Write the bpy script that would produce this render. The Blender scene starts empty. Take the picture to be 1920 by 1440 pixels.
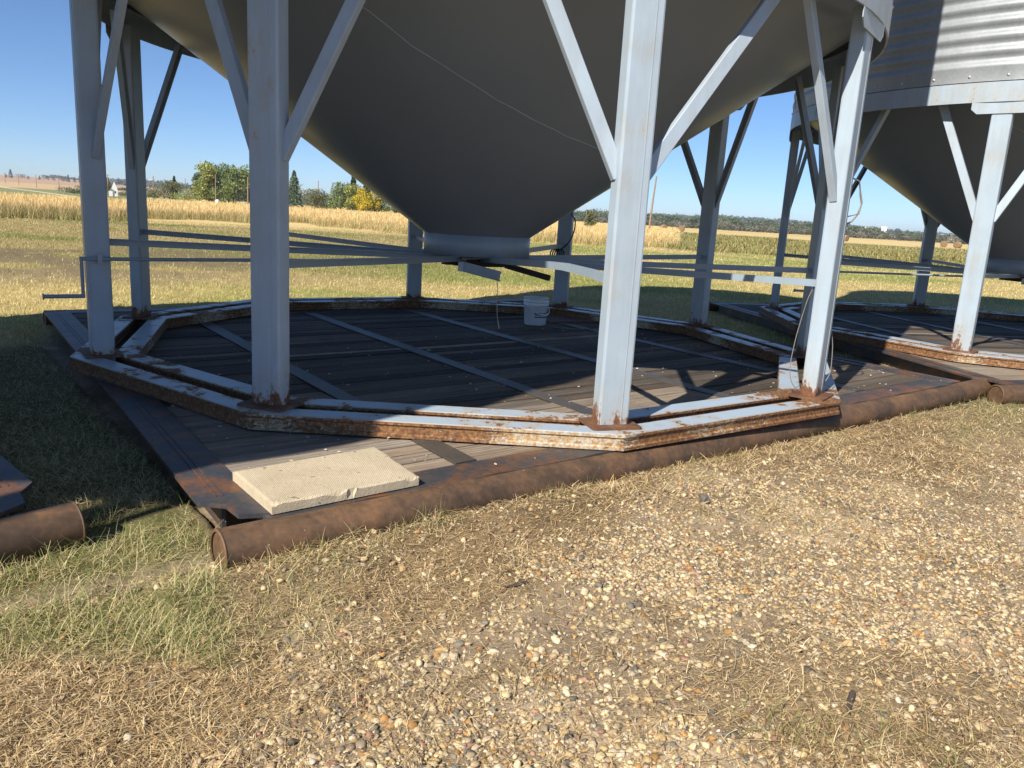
import bpy, bmesh, math, random
import numpy as np
from mathutils import Vector, Matrix, Quaternion
rad = math.radians
SC = bpy.context.scene
COL = SC.collection
random.seed(7)
RNG = np.random.default_rng(11)

# ------------------------------------------------------------------ camera, sky, sun
FPX, PITCH, ROLL, CAMH = 1461.4, 0.21198, 0.058105, 1.6
_fw = Vector((0, math.cos(PITCH), -math.sin(PITCH)))
_rt = Vector((1, 0, 0)); _dn = _fw.cross(_rt)
_R = _rt*math.cos(ROLL) - _dn*math.sin(ROLL)
_D = _dn*math.cos(ROLL) + _rt*math.sin(ROLL)
cd = bpy.data.cameras.new("camera"); cam = bpy.data.objects.new("camera", cd); COL.objects.link(cam)
cd.sensor_fit = 'HORIZONTAL'; cd.sensor_width = 36.0; cd.lens = FPX/1920*36.0
cd.clip_start = 0.05; cd.clip_end = 30000
m = Matrix.Identity(4)
for i in range(3):
    m[i][0] = _R[i]; m[i][1] = -_D[i]; m[i][2] = -_fw[i]
m[2][3] = CAMH
cam.matrix_world = m
SC.camera = cam

SUN_AZ, SUN_EL = rad(59.5), rad(40.5)        # heading of the shadows from +x, height of the sun
w = bpy.data.worlds.new("World"); SC.world = w; w.use_nodes = True
nt = w.node_tree; nt.nodes.clear()
out = nt.nodes.new('ShaderNodeOutputWorld'); bg = nt.nodes.new('ShaderNodeBackground')
sky = nt.nodes.new('ShaderNodeTexSky'); sky.sky_type = 'NISHITA'; sky.sun_disc = False
sky.sun_elevation = SUN_EL
sky.sun_rotation = math.atan2(-math.cos(SUN_AZ), -math.sin(SUN_AZ))
sky.altitude = 600; sky.air_density = 0.75; sky.dust_density = 0.0; sky.ozone_density = 8.0
bg.inputs[1].default_value = 0.086
nt.links.new(sky.outputs[0], bg.inputs[0]); nt.links.new(bg.outputs[0], out.inputs[0])
sl = bpy.data.lights.new("sun", 'SUN'); sl.energy = 4.9; sl.angle = rad(0.53); sl.color = (1.0, 0.93, 0.82)
so = bpy.data.objects.new("sun", sl); COL.objects.link(so)
sd = Vector((math.cos(SUN_AZ)*math.cos(SUN_EL), math.sin(SUN_AZ)*math.cos(SUN_EL), -math.sin(SUN_EL)))
so.rotation_euler = sd.to_track_quat('-Z', 'Y').to_euler(); so.location = (-20, -30, 40)
SC.view_settings.view_transform = 'Standard'; SC.view_settings.look = 'None'
SC.view_settings.exposure = 0.6; SC.view_settings.gamma = 1.0
SC.render.engine = 'CYCLES'
SC.cycles.max_bounces = 6; SC.cycles.diffuse_bounces = 4; SC.cycles.glossy_bounces = 3
SC.cycles.use_denoising = True

# ------------------------------------------------------------------ helpers
def tag(o, label=None, cat=None, group=None, kind=None):
    if label: o['label'] = label
    if cat: o['category'] = cat
    if group: o['group'] = group
    if kind: o['kind'] = kind
    return o
def empty(name, loc=(0, 0, 0), rz=0.0):
    o = bpy.data.objects.new(name, None); o.empty_display_size = .2
    o.location = loc; o.rotation_euler = (0, 0, rz); COL.objects.link(o); return o
def link(name, me, parent=None, mat=None):
    o = bpy.data.objects.new(name, me); COL.objects.link(o)
    if parent is not None: o.parent = parent
    if mat is not None and len(me.materials) == 0: me.materials.append(mat)
    return o
def copy_tree(o, parent=None):
    c = o.copy(); COL.objects.link(c)
    if parent is not None: c.parent = parent
    for ch in o.children: copy_tree(ch, c)
    return c
def np_mesh(name, V, F, mat, col=None, smooth=False, n=None):
    """V (N,3), F (M,k) all faces the same size"""
    me = bpy.data.meshes.new(name); V = np.ascontiguousarray(V, dtype=np.float32)
    F = np.ascontiguousarray(F, dtype=np.int32); k = F.shape[1]
    me.vertices.add(len(V)); me.vertices.foreach_set('co', V.ravel())
    me.loops.add(F.size); me.loops.foreach_set('vertex_index', F.ravel())
    me.polygons.add(len(F)); me.polygons.foreach_set('loop_start', np.arange(0, F.size, k, dtype=np.int32))
    me.polygons.foreach_set('loop_total', np.full(len(F), k, dtype=np.int32))
    if smooth: me.polygons.foreach_set('use_smooth', np.ones(len(F), dtype=bool))
    me.update(calc_edges=True)
    if col is not None:
        a = me.color_attributes.new('tint', 'FLOAT_COLOR', 'POINT')
        c4 = np.ones((len(V), 4), dtype=np.float32); c4[:, :3] = col
        a.data.foreach_set('color', c4.ravel())
    me.materials.append(mat); return me

class MB:
    """collects shapes, then becomes ONE mesh"""
    def __init__(s): s.v = []; s.f = []; s.sm = []; s.c = []; s.cur = (1, 1, 1)
    def add(s, vs, fs, smooth=False):
        b = len(s.v); s.v += [tuple(p) for p in vs]; s.c += [s.cur]*len(vs)
        s.f += [tuple(b+i for i in f) for f in fs]; s.sm += [smooth]*len(fs)
    def box(s, c, d, ax=None):
        """centre, full size, optional 3 axes"""
        ax = ax or (Vector((1,0,0)), Vector((0,1,0)), Vector((0,0,1))); c = Vector(c)
        vs = [c+ax[0]*(x*d[0]/2)+ax[1]*(y*d[1]/2)+ax[2]*(z*d[2]/2) for x in (-1,1) for y in (-1,1) for z in (-1,1)]
        s.add(vs, [(0,1,3,2),(4,6,7,5),(0,4,5,1),(2,3,7,6),(0,2,6,4),(1,5,7,3)])
    def sweep(s, prof, p0, p1, X, Y, caps=True, smooth=False):
        """closed 2d profile (x,y) swept from p0 to p1 with axes X,Y"""
        p0 = Vector(p0); p1 = Vector(p1); n = len(prof)
        vs = [p0+X*a+Y*b for a, b in prof]+[p1+X*a+Y*b for a, b in prof]
        fs = [(i, (i+1) % n, n+(i+1) % n, n+i) for i in range(n)]
        if caps: fs += [tuple(range(n))[::-1], tuple(range(n, 2*n))]
        s.add(vs, fs, smooth)
    def beam(s, a, b, wd, th, up, bev=.006):
        """bevelled bar from a to b; wd across, th along the direction nearest up"""
        a = Vector(a); b = Vector(b); t = (b-a).normalized(); up = Vector(up)
        Y = (up-t*up.dot(t)).normalized(); X = t.cross(Y)
        s.sweep(rrect(wd, th, bev), a, b, X, Y)
    def tube(s, pts, r, n=8, smooth=True, caps=True):
        pts = [Vector(p) for p in pts]; N = len(pts); vs = []; ref = None
        for i, p in enumerate(pts):
            t = (pts[min(i+1, N-1)]-pts[max(i-1, 0)]).normalized()
            if ref is None: ref = Vector((0,0,1)) if abs(t.z) < .9 else Vector((1,0,0))
            X = (ref-t*ref.dot(t)).normalized(); ref = X; Y = t.cross(X)
            rr = r[i] if hasattr(r, '__len__') else r
            vs += [p+X*(rr*math.cos(2*math.pi*k/n))+Y*(rr*math.sin(2*math.pi*k/n)) for k in range(n)]
        fs = [(i*n+k, i*n+(k+1) % n, (i+1)*n+(k+1) % n, (i+1)*n+k) for i in range(N-1) for k in range(n)]
        s.add(vs, fs, smooth)
        if caps:
            s.add(vs[:n], [tuple(range(n))[::-1]]); s.add(vs[-n:], [tuple(range(n))])
    def lathe(s, prof, n=64, smooth=True, c=(0,0,0), a0=0., a1=2*math.pi):
        full = abs(a1-a0-2*math.pi) < 1e-6; m_ = n if full else n+1
        vs = [(c[0]+r*math.cos(a0+(a1-a0)*i/n), c[1]+r*math.sin(a0+(a1-a0)*i/n), c[2]+z) for i in range(m_) for r, z in prof]
        k = len(prof)
        fs = [(i*k+j, ((i+1) % m_)*k+j, ((i+1) % m_)*k+j+1, i*k+j+1) for i in range(n) for j in range(k-1)]
        s.add(vs, fs, smooth)
    def mesh(s, name, mat, tint=False):
        me = bpy.data.meshes.new(name); me.from_pydata(s.v, [], s.f)
        me.polygons.foreach_set('use_smooth', s.sm); me.update()
        if tint:
            a = me.color_attributes.new('tint', 'FLOAT_COLOR', 'POINT')
            a.data.foreach_set('color', np.array([(*c, 1) for c in s.c], dtype=np.float32).ravel())
        me.materials.append(mat); return me
    def build(s, name, mat, parent=None, tint=False): return link(name, s.mesh(name, mat, tint), parent)
def rrect(w_, h, b):
    x, y = w_/2, h/2
    return [(-x+b,-y),(x-b,-y),(x-b*.3,-y+b*.3),(x,-y+b),(x,y-b),(x-b*.3,y-b*.3),(x-b,y),(-x+b,y),(-x+b*.3,y-b*.3),(-x,y-b),(-x,-y+b),(-x+b*.3,-y+b*.3)]
def pol(r, a, z): return Vector((r*math.cos(a), r*math.sin(a), z))

# smooth value noise in numpy
_T = RNG.random((256, 256))
def vnoise(x, y, f=1.0, seed=0):
    x = np.asarray(x)*f+seed*17.3; y = np.asarray(y)*f+seed*7.7
    xi = np.floor(x).astype(int); yi = np.floor(y).astype(int); fx = x-xi; fy = y-yi
    fx = fx*fx*(3-2*fx); fy = fy*fy*(3-2*fy); g = lambda a, b: _T[a & 255, b & 255]
    return (g(xi,yi)*(1-fx)+g(xi+1,yi)*fx)*(1-fy)+(g(xi,yi+1)*(1-fx)+g(xi+1,yi+1)*fx)*fy
def fbm(x, y, f=1.0, o=4, seed=0):
    s_ = 0; a = .5; t = 0
    for i in range(o): s_ = s_+a*vnoise(x, y, f*2**i, seed+i*3); t += a; a *= .5
    return s_/t
def sstep(a, b, x): t = np.clip((np.asarray(x)-a)/(b-a), 0, 1); return t*t*(3-2*t)

# ------------------------------------------------------------------ materials
class NM:
    def __init__(s, name):
        s.m = bpy.data.materials.new(name); s.m.use_nodes = True; s.t = s.m.node_tree
        s.b = s.t.nodes['Principled BSDF']; s.co = None
    def n(s, typ, **kw):
        d = s.t.nodes.new(typ)
        for k, v in kw.items(): setattr(d, k, v)
        return d
    def l(s, a, b): s.t.links.new(a, b)
    def coord(s, rnd=False):
        if s.co is None:
            tc = s.n('ShaderNodeTexCoord'); s.co = tc.outputs['Object']; s.tc = tc
            if rnd:
                oi = s.n('ShaderNodeObjectInfo'); mu = s.n('ShaderNodeMath', operation='MULTIPLY'); mu.inputs[1].default_value = 37.0
                s.l(oi.outputs['Random'], mu.inputs[0]); va = s.n('ShaderNodeVectorMath', operation='ADD')
                s.l(tc.outputs['Object'], va.inputs[0]); s.l(mu.outputs[0], va.inputs[1]); s.raw = s.co; s.co = va.outputs[0]
            else: s.raw = s.co
        return s.co
    def noise(s, scale, detail=4, rough=.55, stretch=None, rnd=False, dist=0):
        c = s.coord(rnd)
        if stretch:
            mp = s.n('ShaderNodeMapping'); mp.inputs['Scale'].default_value = stretch; s.l(c, mp.inputs[0]); c = mp.outputs[0]
        d = s.n('ShaderNodeTexNoise'); d.inputs['Scale'].default_value = scale; d.inputs['Detail'].default_value = detail
        d.inputs['Roughness'].default_value = rough; d.inputs['Distortion'].default_value = dist
        s.l(c, d.inputs['Vector']); return d.outputs['Fac']
    def ramp(s, fac, stops, interp='LINEAR'):
        r = s.n('ShaderNodeValToRGB'); r.color_ramp.interpolation = interp; e = r.color_ramp.elements
        while len(e) < len(stops): e.new(.5)
        for q, (p, c) in zip(e, stops):
            q.position = p; q.color = (*c, 1) if hasattr(c, '__len__') else (c, c, c, 1)
        s.l(fac, r.inputs[0]); return r.outputs[0]
    def mix(s, fac, a, b, mode='MIX'):
        d = s.n('ShaderNodeMix', data_type='RGBA', blend_type=mode)
        for sock, v in ((d.inputs[0], fac), (d.inputs[6], a), (d.inputs[7], b)):
            if hasattr(v, 'is_linked'): s.l(v, sock)
            elif hasattr(v, '__len__'): sock.default_value = (*v, 1)
            elif sock.type == 'RGBA': sock.default_value = (v, v, v, 1)
            else: sock.default_value = v
        return d.outputs[2]
    def math(s, op, a, b=0.0, c=None, clamp=False):
        d = s.n('ShaderNodeMath', operation=op, use_clamp=clamp)
        for i, v in enumerate((a, b) if c is None else (a, b, c)):
            if hasattr(v, 'is_linked'): s.l(v, d.inputs[i])
            else: d.inputs[i].default_value = v
        return d.outputs[0]
    def sep(s, v):
        d = s.n('ShaderNodeSeparateXYZ'); s.l(v, d.inputs[0]); return d.outputs
    def bump(s, h, strength=.3, dist=.01):
        d = s.n('ShaderNodeBump'); d.inputs['Strength'].default_value = strength; d.inputs['Distance'].default_value = dist
        s.l(h, d.inputs['Height']); s.l(d.outputs[0], s.b.inputs['Normal'])
    def set(s, col=None, rough=None, metal=None, spec=None):
        for k, v in (('Base Color', col), ('Roughness', rough), ('Metallic', metal), ('Specular IOR Level', spec)):
            if v is None: continue
            if hasattr(v, 'is_linked'): s.l(v, s.b.inputs[k])
            elif hasattr(v, '__len__'): s.b.inputs[k].default_value = (*v, 1)
            else: s.b.inputs[k].default_value = v
        return s.m
    def attr(s, name='tint'):
        a = s.n('ShaderNodeAttribute', attribute_name=name); return a.outputs['Color']

PAINT = (.375, .458, .535)
RUST = [(.0, (.05, .021, .013)), (.45, (.14, .058, .028)), (.7, (.24, .11, .05)), (1, (.36, .21, .10))]
def paint_mat(name, base=PAINT, z0=None, amount=.30, rough=.42, scale=9):
    """weathered paint; rust gets through in specks and along corners, more below height z0"""
    M = NM(name); M.coord(True)
    n1 = M.noise(scale, 7, .62, (1, 1, .40), True); n2 = M.noise(2.2, 4, .5, None, True); n3 = M.noise(60, 3, .6, None, True); n4 = M.noise(48, 5, .65, (1, 1, .6), True)
    f = M.math('ADD', M.math('MULTIPLY', n1, .62), M.math('MULTIPLY', n4, .38)); f = M.math('ADD', f, M.math('MULTIPLY', M.math('SUBTRACT', n2, .5), .45))
    if z0:
        x, y, z = M.sep(M.raw)
        k = M.math('MAXIMUM', M.math('DIVIDE', M.math('SUBTRACT', z0, z), z0), 0); k2 = M.math('MULTIPLY', k, k)
        ed_ = M.math('MULTIPLY', M.ramp(M.math('MULTIPLY', M.math('ABSOLUTE', x), 17.0), [(.86, 0), (.97, 1)]), M.ramp(M.math('MULTIPLY', M.math('ABSOLUTE', y), 10.0), [(.86, 0), (.97, 1)]))
        low = M.ramp(z, [(.05, 1), (1.0, .0)]); ed_ = M.math('MULTIPLY', ed_, low)
        foot = M.ramp(z, [(.02, 1), (.12, 0)])
        f = M.math('ADD', f, M.math('MULTIPLY', k2, .17)); f = M.math('ADD', f, M.math('MULTIPLY', ed_, .16)); f = M.math('ADD', f, M.math('MULTIPLY', foot, .11))
    mask = M.ramp(f, [(.97-amount, 0), (1.035-amount, 1)])
    stain = M.ramp(f, [(.82-amount, 0), (1.02-amount, 1)])
    mott = M.ramp(M.noise(3.5, 5, .6, None, True), [(.3, tuple(x*.92 for x in base)), (.7, tuple(min(1, x*1.05) for x in base))])
    speck = M.ramp(M.noise(140, 2, .5, None, True), [(.70, 0), (.74, 1)])
    mott = M.mix(M.math('MULTIPLY', speck, .30), mott, (.17, .16, .14))
    grime = M.ramp(M.noise(13, 6, .65, (1, 1, .12), True), [(.46, 0), (.74, 1)]); mott = M.mix(M.math('MULTIPLY', grime, .30), mott, (.27, .25, .21))
    rust = M.ramp(n3, RUST)
    c = M.mix(M.math('MULTIPLY', stain, .45), mott, (.42, .32, .18)); c = M.mix(mask, c, rust)
    M.bump(M.math('ADD', M.math('MULTIPLY', mask, -.6), M.math('MULTIPLY', n3, .25)), .25, .004)
    return M.set(c, M.math('ADD', rough, M.math('MULTIPLY', mask, .4)), 0.0)
def rail_mat():
    M = NM('base_rail_paint'); M.coord()
    nz = M.sep(M.tc.outputs['Normal'])[2]; top = M.math('MULTIPLY', M.ramp(nz, [(.5, 0), (.8, 1)]), M.ramp(M.sep(M.raw)[2], [(.080, 0), (.092, 1)]))
    n1 = M.noise(7, 8, .66, (1, 1, 1)); n2 = M.noise(1.3, 4, .5); n3 = M.noise(45, 4, .65); n4 = M.noise(24, 6, .7, (1,1,2.5))
    ft = M.math('ADD', n1, M.math('MULTIPLY', M.math('SUBTRACT', n2, .5), 1.15))
    ft = M.math('ADD', ft, M.math('MULTIPLY', M.math('SUBTRACT', M.noise(42, 5, .7), .5), .35))
    rx, ry, rz_ = M.sep(M.raw); an = M.math('MULTIPLY', M.math('ARCTAN2', ry, rx), 10/(2*math.pi)); fr = M.math('ABSOLUTE', M.math('SUBTRACT', M.math('FRACT', M.math('ADD', an, 10.5)), .5))
    ft = M.math('ADD', ft, M.ramp(fr, [(.03, .14), (.20, 0)]))
    mt = M.ramp(ft, [(.575, 0), (.625, 1)]); st = M.ramp(ft, [(.42, 0), (.60, 1)])
    ms = M.ramp(M.math('ADD', M.math('ADD', M.math('MULTIPLY', n4, .6), M.math('MULTIPLY', M.noise(70, 6, .75), .4)), M.math('MULTIPLY', M.math('SUBTRACT', M.noise(.9, 3, .5), .5), 1.1)), [(.38, 0), (.46, 1)])
    mask = M.mix(top, ms, mt); stn = M.mix(top, .85, st)
    rust = M.ramp(n3, [(.25, (.05, .022, .014)), (.46, (.145, .065, .028)), (.60, (.25, .125, .045)), (.8, (.40, .24, .10))])
    pt = M.mix(M.math('MULTIPLY', stn, .6), PAINT, (.42, .30, .16))
    ps = M.mix(M.ramp(n3, [(.4, 0), (.6, 1)]), (.50, .47, .39), (.40, .23, .08))
    c = M.mix(mask, M.mix(top, ps, pt), rust)
    M.bump(M.math('ADD', M.math('MULTIPLY', mask, -.5), M.math('MULTIPLY', n3, .4)), .35, .005)
    return M.set(c, M.math('ADD', .38, M.math('MULTIPLY', mask, .4)))
def rust_mat(name, stops, rough=.75, sc=5, spots=True, metal=0.0):
    M = NM(name); M.coord(True)
    n1 = M.noise(sc, 7, .65, None, True); n2 = M.noise(sc*9, 4, .6, None, True)
    f = M.math('ADD', M.math('MULTIPLY', n1, .7), M.math('MULTIPLY', n2, .3)); c = M.ramp(f, stops)
    if spots:
        sp = M.ramp(M.noise(95, 1, .4, None, True), [(.80, 0), (.815, 1)]); c = M.mix(sp, c, (.5, .46, .41))
    M.bump(f, .35, .004); return M.set(c, rough, metal, .35)
MAT = {}
MAT['leg'] = paint_mat('weathered_leg_paint', PAINT, .50, .285)
MAT['brace'] = paint_mat('brace_paint', (.375, .45, .525), None, .24)
MAT['spoke'] = paint_mat('spoke_paint', (.265, .335, .395), None, .27)
MAT['band'] = paint_mat('band_paint', (.37, .445, .515), None, .34)
MAT['rail'] = rail_mat()
MAT['rust'] = rust_mat('rusty_plate', [(.3, (.055, .026, .017)), (.5, (.145, .068, .036)), (.7, (.27, .15, .08))], .7, 6, False)
MAT['pipe'] = rust_mat('rusty_pipe', [(.3, (.040, .028, .021)), (.44, (.085, .054, .035)), (.56, (.15, .086, .048)), (.72, (.26, .135, .065))], .6, 3.2)
MAT['steel'] = rust_mat('mill_scale_steel', [(.30, (.030, .034, .043)), (.47, (.055, .055, .060)), (.55, (.13, .065, .036)), (.72, (.22, .105, .05))], .48, 4)
MAT['beam'] = rust_mat('worn_beam_steel', [(.3, (.045, .041, .037)), (.55, (.080, .071, .061)), (.72, (.13, .08, .048))], .5, 4)
def cone_mat():
    M = NM('hopper_sheet'); M.coord()
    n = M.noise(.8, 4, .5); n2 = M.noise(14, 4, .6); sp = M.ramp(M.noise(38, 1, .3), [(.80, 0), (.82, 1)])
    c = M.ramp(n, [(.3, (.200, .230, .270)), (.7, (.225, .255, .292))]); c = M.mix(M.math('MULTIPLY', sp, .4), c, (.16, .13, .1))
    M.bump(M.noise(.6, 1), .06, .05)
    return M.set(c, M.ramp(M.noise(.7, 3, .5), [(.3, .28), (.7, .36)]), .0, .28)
MAT['cone'] = cone_mat()
def wall_mat():
    M = NM('galvanized_sheet'); M.coord(True)
    n = M.noise(3, 5, .6, (1, 1, .3), True); s = M.noise(35, 2, .5, None, True)
    c = M.ramp(M.math('ADD', M.math('MULTIPLY', n, .6), M.math('MULTIPLY', s, .4)), [(.35, (.30, .325, .35)), (.65, (.40, .425, .445))])
    return M.set(c, .50, .35)
MAT['wall'] = wall_mat()
def wood_mat():
    M = NM('weathered_boards'); M.coord()
    t = M.attr(); g = M.noise(9, 8, .7, (.12, 6, 6)); b = M.noise(2.2, 4, .6); k = M.noise(60, 3, .6, (.08, 5, 5))
    c = M.ramp(M.math('ADD', M.math('MULTIPLY', g, .55), M.math('MULTIPLY', k, .45)), [(.33, (.030, .024, .019)), (.5, (.125, .098, .074)), (.68, (.235, .195, .155))])
    c = M.mix(1.0, c, t, 'MULTIPLY'); c = M.mix(M.math('MULTIPLY', M.ramp(b, [(.45, 0), (.75, 1)]), .5), c, (.075, .058, .05))
    sp = M.ramp(M.noise(70, 1, .4), [(.785, 0), (.80, 1)]); c = M.mix(sp, c, (.6, .55, .48))
    M.bump(M.math('ADD', g, k), .5, .006); return M.set(c, .82, 0, .25)
MAT['wood'] = wood_mat()
def slab_mat():
    M = NM('cast_concrete'); M.coord()
    x, y, z = M.sep(M.co)
    sx = M.math('SINE', M.math('MULTIPLY', M.math('ADD', x, y), 330.)); sy = M.math('SINE', M.math('MULTIPLY', M.math('SUBTRACT', x, y), 330.))
    waf = M.math('MULTIPLY', sx, sy); nz = M.sep(M.tc.outputs['Normal'])[2]; top = M.ramp(nz, [(.6, 0), (.9, 1)])
    n = M.noise(6, 6, .6); n2 = M.noise(90, 3, .6)
    c = M.ramp(n, [(.3, (.46, .385, .26)), (.7, (.58, .49, .35))]); c = M.mix(M.ramp(n2, [(.62, 0), (.74, .7)]), c, (.24, .19, .13)); c = M.mix(M.ramp(M.noise(3.2, 5, .7), [(.52, 0), (.72, .35)]), c, (.33, .27, .19)); c = M.mix(M.ramp(M.noise(24, 2, .4), [(.70, 0), (.73, .8)]), c, (.16, .12, .08))
    M.bump(M.math('ADD', M.math('MULTIPLY', M.math('MULTIPLY', waf, top), .35), n2), .5, .006)
    return M.set(c, .9, 0, .2)
MAT['slab'] = slab_mat()
def tint_mat(name, rough=.8, spec=.2, trans=0.0, sc=None):
    M = NM(name); c = M.attr()
    if sc:
        M.coord(); n = M.noise(sc, 4, .6); c = M.mix(1.0, c, M.ramp(n, [(.3, .7), (.7, 1.15)]), 'MULTIPLY')
    M.set(c, rough, 0, spec)
    if trans:
        M.b.inputs['Subsurface Weight'].default_value = 0
        tr = M.n('ShaderNodeBsdfTranslucent'); ms = M.n('ShaderNodeMixShader'); ms.inputs[0].default_value = trans
        M.l(c, tr.inputs[0]); M.l(M.b.outputs[0], ms.inputs[1]); M.l(tr.outputs[0], ms.inputs[2])
        M.l(ms.outputs[0], M.t.nodes['Material Output'].inputs[0])
    return M.m
MAT['stone'] = tint_mat('river_stones', .7, .3, 0, 120)
MAT['straw'] = tint_mat('dry_stalks', .75, .25, .15)
MAT['leaf'] = tint_mat('leaves', .6, .25, .3)
MAT['bark'] = rust_mat('bark', [(.3, (.06, .045, .035)), (.7, (.17, .13, .10))], .9, 8, False)
def plain(name, col, rough=.6, metal=0.0, n=.12, sc=8):
    M = NM(name); M.coord(); a = tuple(c*(1-n) for c in col); b = tuple(min(1, c*(1+n)) for c in col)
    return M.set(M.ramp(M.noise(sc, 5), [(.3, a), (.7, b)]), rough, metal)
MAT['plastic'] = plain('white_plastic', (.82, .84, .86), .4, 0, .05)
MAT['ink_blue'] = plain('dark_blue_print', (.02, .03, .08), .5)
MAT['ink_red'] = plain('dark_red_print', (.10, .03, .03), .5)
MAT['cord'] = plain('twine', (.45, .40, .32), .9)
MAT['cable'] = plain('black_cable', (.015, .015, .017), .5)
MAT['cable_grey'] = plain('grey_cable', (.22, .20, .18), .6)
MAT['ply'] = plain('old_plywood', (.16, .09, .07), .8, 0, .3)
MAT['pole'] = plain('pole_timber', (.30, .21, .14), .9, 0, .25)
MAT['white'] = plain('white_siding', (.75, .75, .73), .7)
MAT['roof'] = plain('grey_shingles', (.22, .23, .25), .8)
MAT['glass'] = plain('dark_pane', (.03, .04, .05), .15)
MAT['green'] = plain('green_sign_face', (.02, .16, .10), .5)
MAT['galv'] = plain('galvanized_bolt', (.62, .64, .66), .35, .8)
MAT['dark'] = plain('dark_slits_and_steel', (.03, .022, .018), .8)
MAT['twig'] = plain('dark_wood', (.06, .045, .035), .9, 0, .3)
MAT['grey_stone'] = plain('grey_stone', (.13, .12, .105), .85, 0, .3, 40)
MAT['hay'] = tint_mat('baled_straw', .9, .1, 0, 6)

# ------------------------------------------------------------------ bin and skid frames
GZ, DECK = .11, .28                       # ground level, deck level
C1, C2, C0 = (-.426, 7.826), (7.28, 11.403), (-6.06, 2.18)
S2, S0 = (7.47, 11.43), (-6.69, 2.59)      # skid centres
YAW1, YAW2, YAW0 = 38.9, 12.8, 50.0       # skid headings
LEG1, LEG2, LEG0 = 251.96, 229.43, 263.1  # heading of each bin's first leg
U1 = (math.cos(rad(YAW1)), math.sin(rad(YAW1))); V1 = (-U1[1], U1[0])
def to_uv(x, y):
    dx = np.asarray(x)-C1[0]; dy = np.asarray(y)-C1[1]; return dx*U1[0]+dy*U1[1], dx*V1[0]+dy*V1[1]

# ------------------------------------------------------------------ the ground
def hills(x, y):
    r = np.hypot(x, y); az = np.degrees(np.arctan2(x, y))
    rid = np.interp(az, [-60, -34, -30, -25, -21, -17, -10, 0, 5, 10, 14, 18, 23, 29, 45, 60],
                    [.7, .62, .62, .55, .38, .20, .15, .12, .25, .42, .55, .52, .38, .22, .2, .2])
    t = sstep(450, 2600, r)
    h = np.tan(np.radians(rid))*2600*t*(1+.12*(fbm(x, y, .0016, 3, 5)-.5))
    h = h+1.6*sstep(150, 900, r)*(np.abs(az) < 90)
    return np.where(np.abs(az) < 90, h, h*.5)
def near_bumps(x, y):
    r = np.hypot(x, y); k = 1-sstep(14, 40, r)
    b = (fbm(x, y, 1.1, 3, 2)-.5)*.05+(fbm(x, y, 6, 3, 4)-.5)*.026+(fbm(x, y, 17, 2, 14)-.5)*.014
    u, v = to_uv(x, y)
    mound = .045*np.exp(-((v+3.50)/.20)**2)*(np.abs(u) < 3.9)*(.35+1.3*vnoise(u, v, 2.0, 9))*(.15+.85*sstep(1, -2, u))-.02*np.exp(-((v+3.55)/.3)**2)*sstep(-1, 1.5, u)*(u < 4)
    pad = ((np.abs(u) < 3.5) & (np.abs(v) < 3.15))*-.03
    return (b+mound)*k+pad
def ground_z(x, y): return GZ+hills(x, y)+near_bumps(x, y)

def weights(x, y):
    """thatch, green, gravel weights of the yard; lawn everywhere else"""
    x = np.asarray(x, float); y = np.asarray(y, float); u, v = to_uv(x, y); d = -(v+3.3)
    r = np.hypot(x, y); az = np.degrees(np.arctan2(x, y)); n = fbm(x, y, 1.6, 4, 1)-.5; n2 = fbm(x, y, 5, 3, 6)-.5
    front = sstep(-.10, .12, d)
    th = np.maximum(sstep(.55, .10, d+n*.7-.40*np.clip(-1.6-u, 0, 1.0)), sstep(.35, -.25, x+.62+(y-2.4)*-.35+n*.9))
    th = np.maximum(th, .6*sstep(.75, .35, np.hypot((x-1.45)*.75, y-2.1)+n*.8))
    th = np.maximum(th, 1.0*sstep(1.45, .8, d+n*1.2)*sstep(-.6, 1.2, u))
    th = np.maximum(th, .35*sstep(.1, .4, n2+.15))*front
    gr = sstep(-.88, -1.15, x+n*.45+(y-2.75)*.30)*sstep(2.10, 2.40, y+n*.7)*front
    gr = np.maximum(gr, sstep(.0, .3, -d)*sstep(-3.42, -3.62, u)*1.0)
    gr = np.maximum(gr, .8*sstep(2.9, 3.7, u+n*.8)*sstep(-.1, .1, d))
    gr = np.maximum(gr, (.25+.35*sstep(.5, 2.5, u))*sstep(.02, .2, n+.2*n2)*sstep(1.6, .4, d)*front); gr = np.maximum(gr, .8*sstep(2.2, 3.6, u+n)*sstep(2.0, .8, d+n)*front)
    lawn = np.maximum(sstep(3.5, 4.1, v), np.maximum(sstep(9.5, 11.5, y-.1*x), sstep(-4.5, -5.2, x)))
    lawn = np.maximum(lawn, sstep(5.2, 6.5, x+n)*0.6)
    gap = (u > 3.55) & (v > -3.2) & (v < 3.6)
    th = np.where(gap, .5, th); gr = np.where(gap, .55, gr)
    th = th*(1-.85*gr)*(1-lawn); gr = gr*(1-lawn)
    bare = sstep(.03, .12, n+.05*n2)
    grav = np.clip(1-th-gr-lawn, 0, 1)*front
    return th, gr, grav, lawn, bare
SOIL = np.array((.42, .325, .215)); SOILD = np.array((.13, .095, .065))
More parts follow.
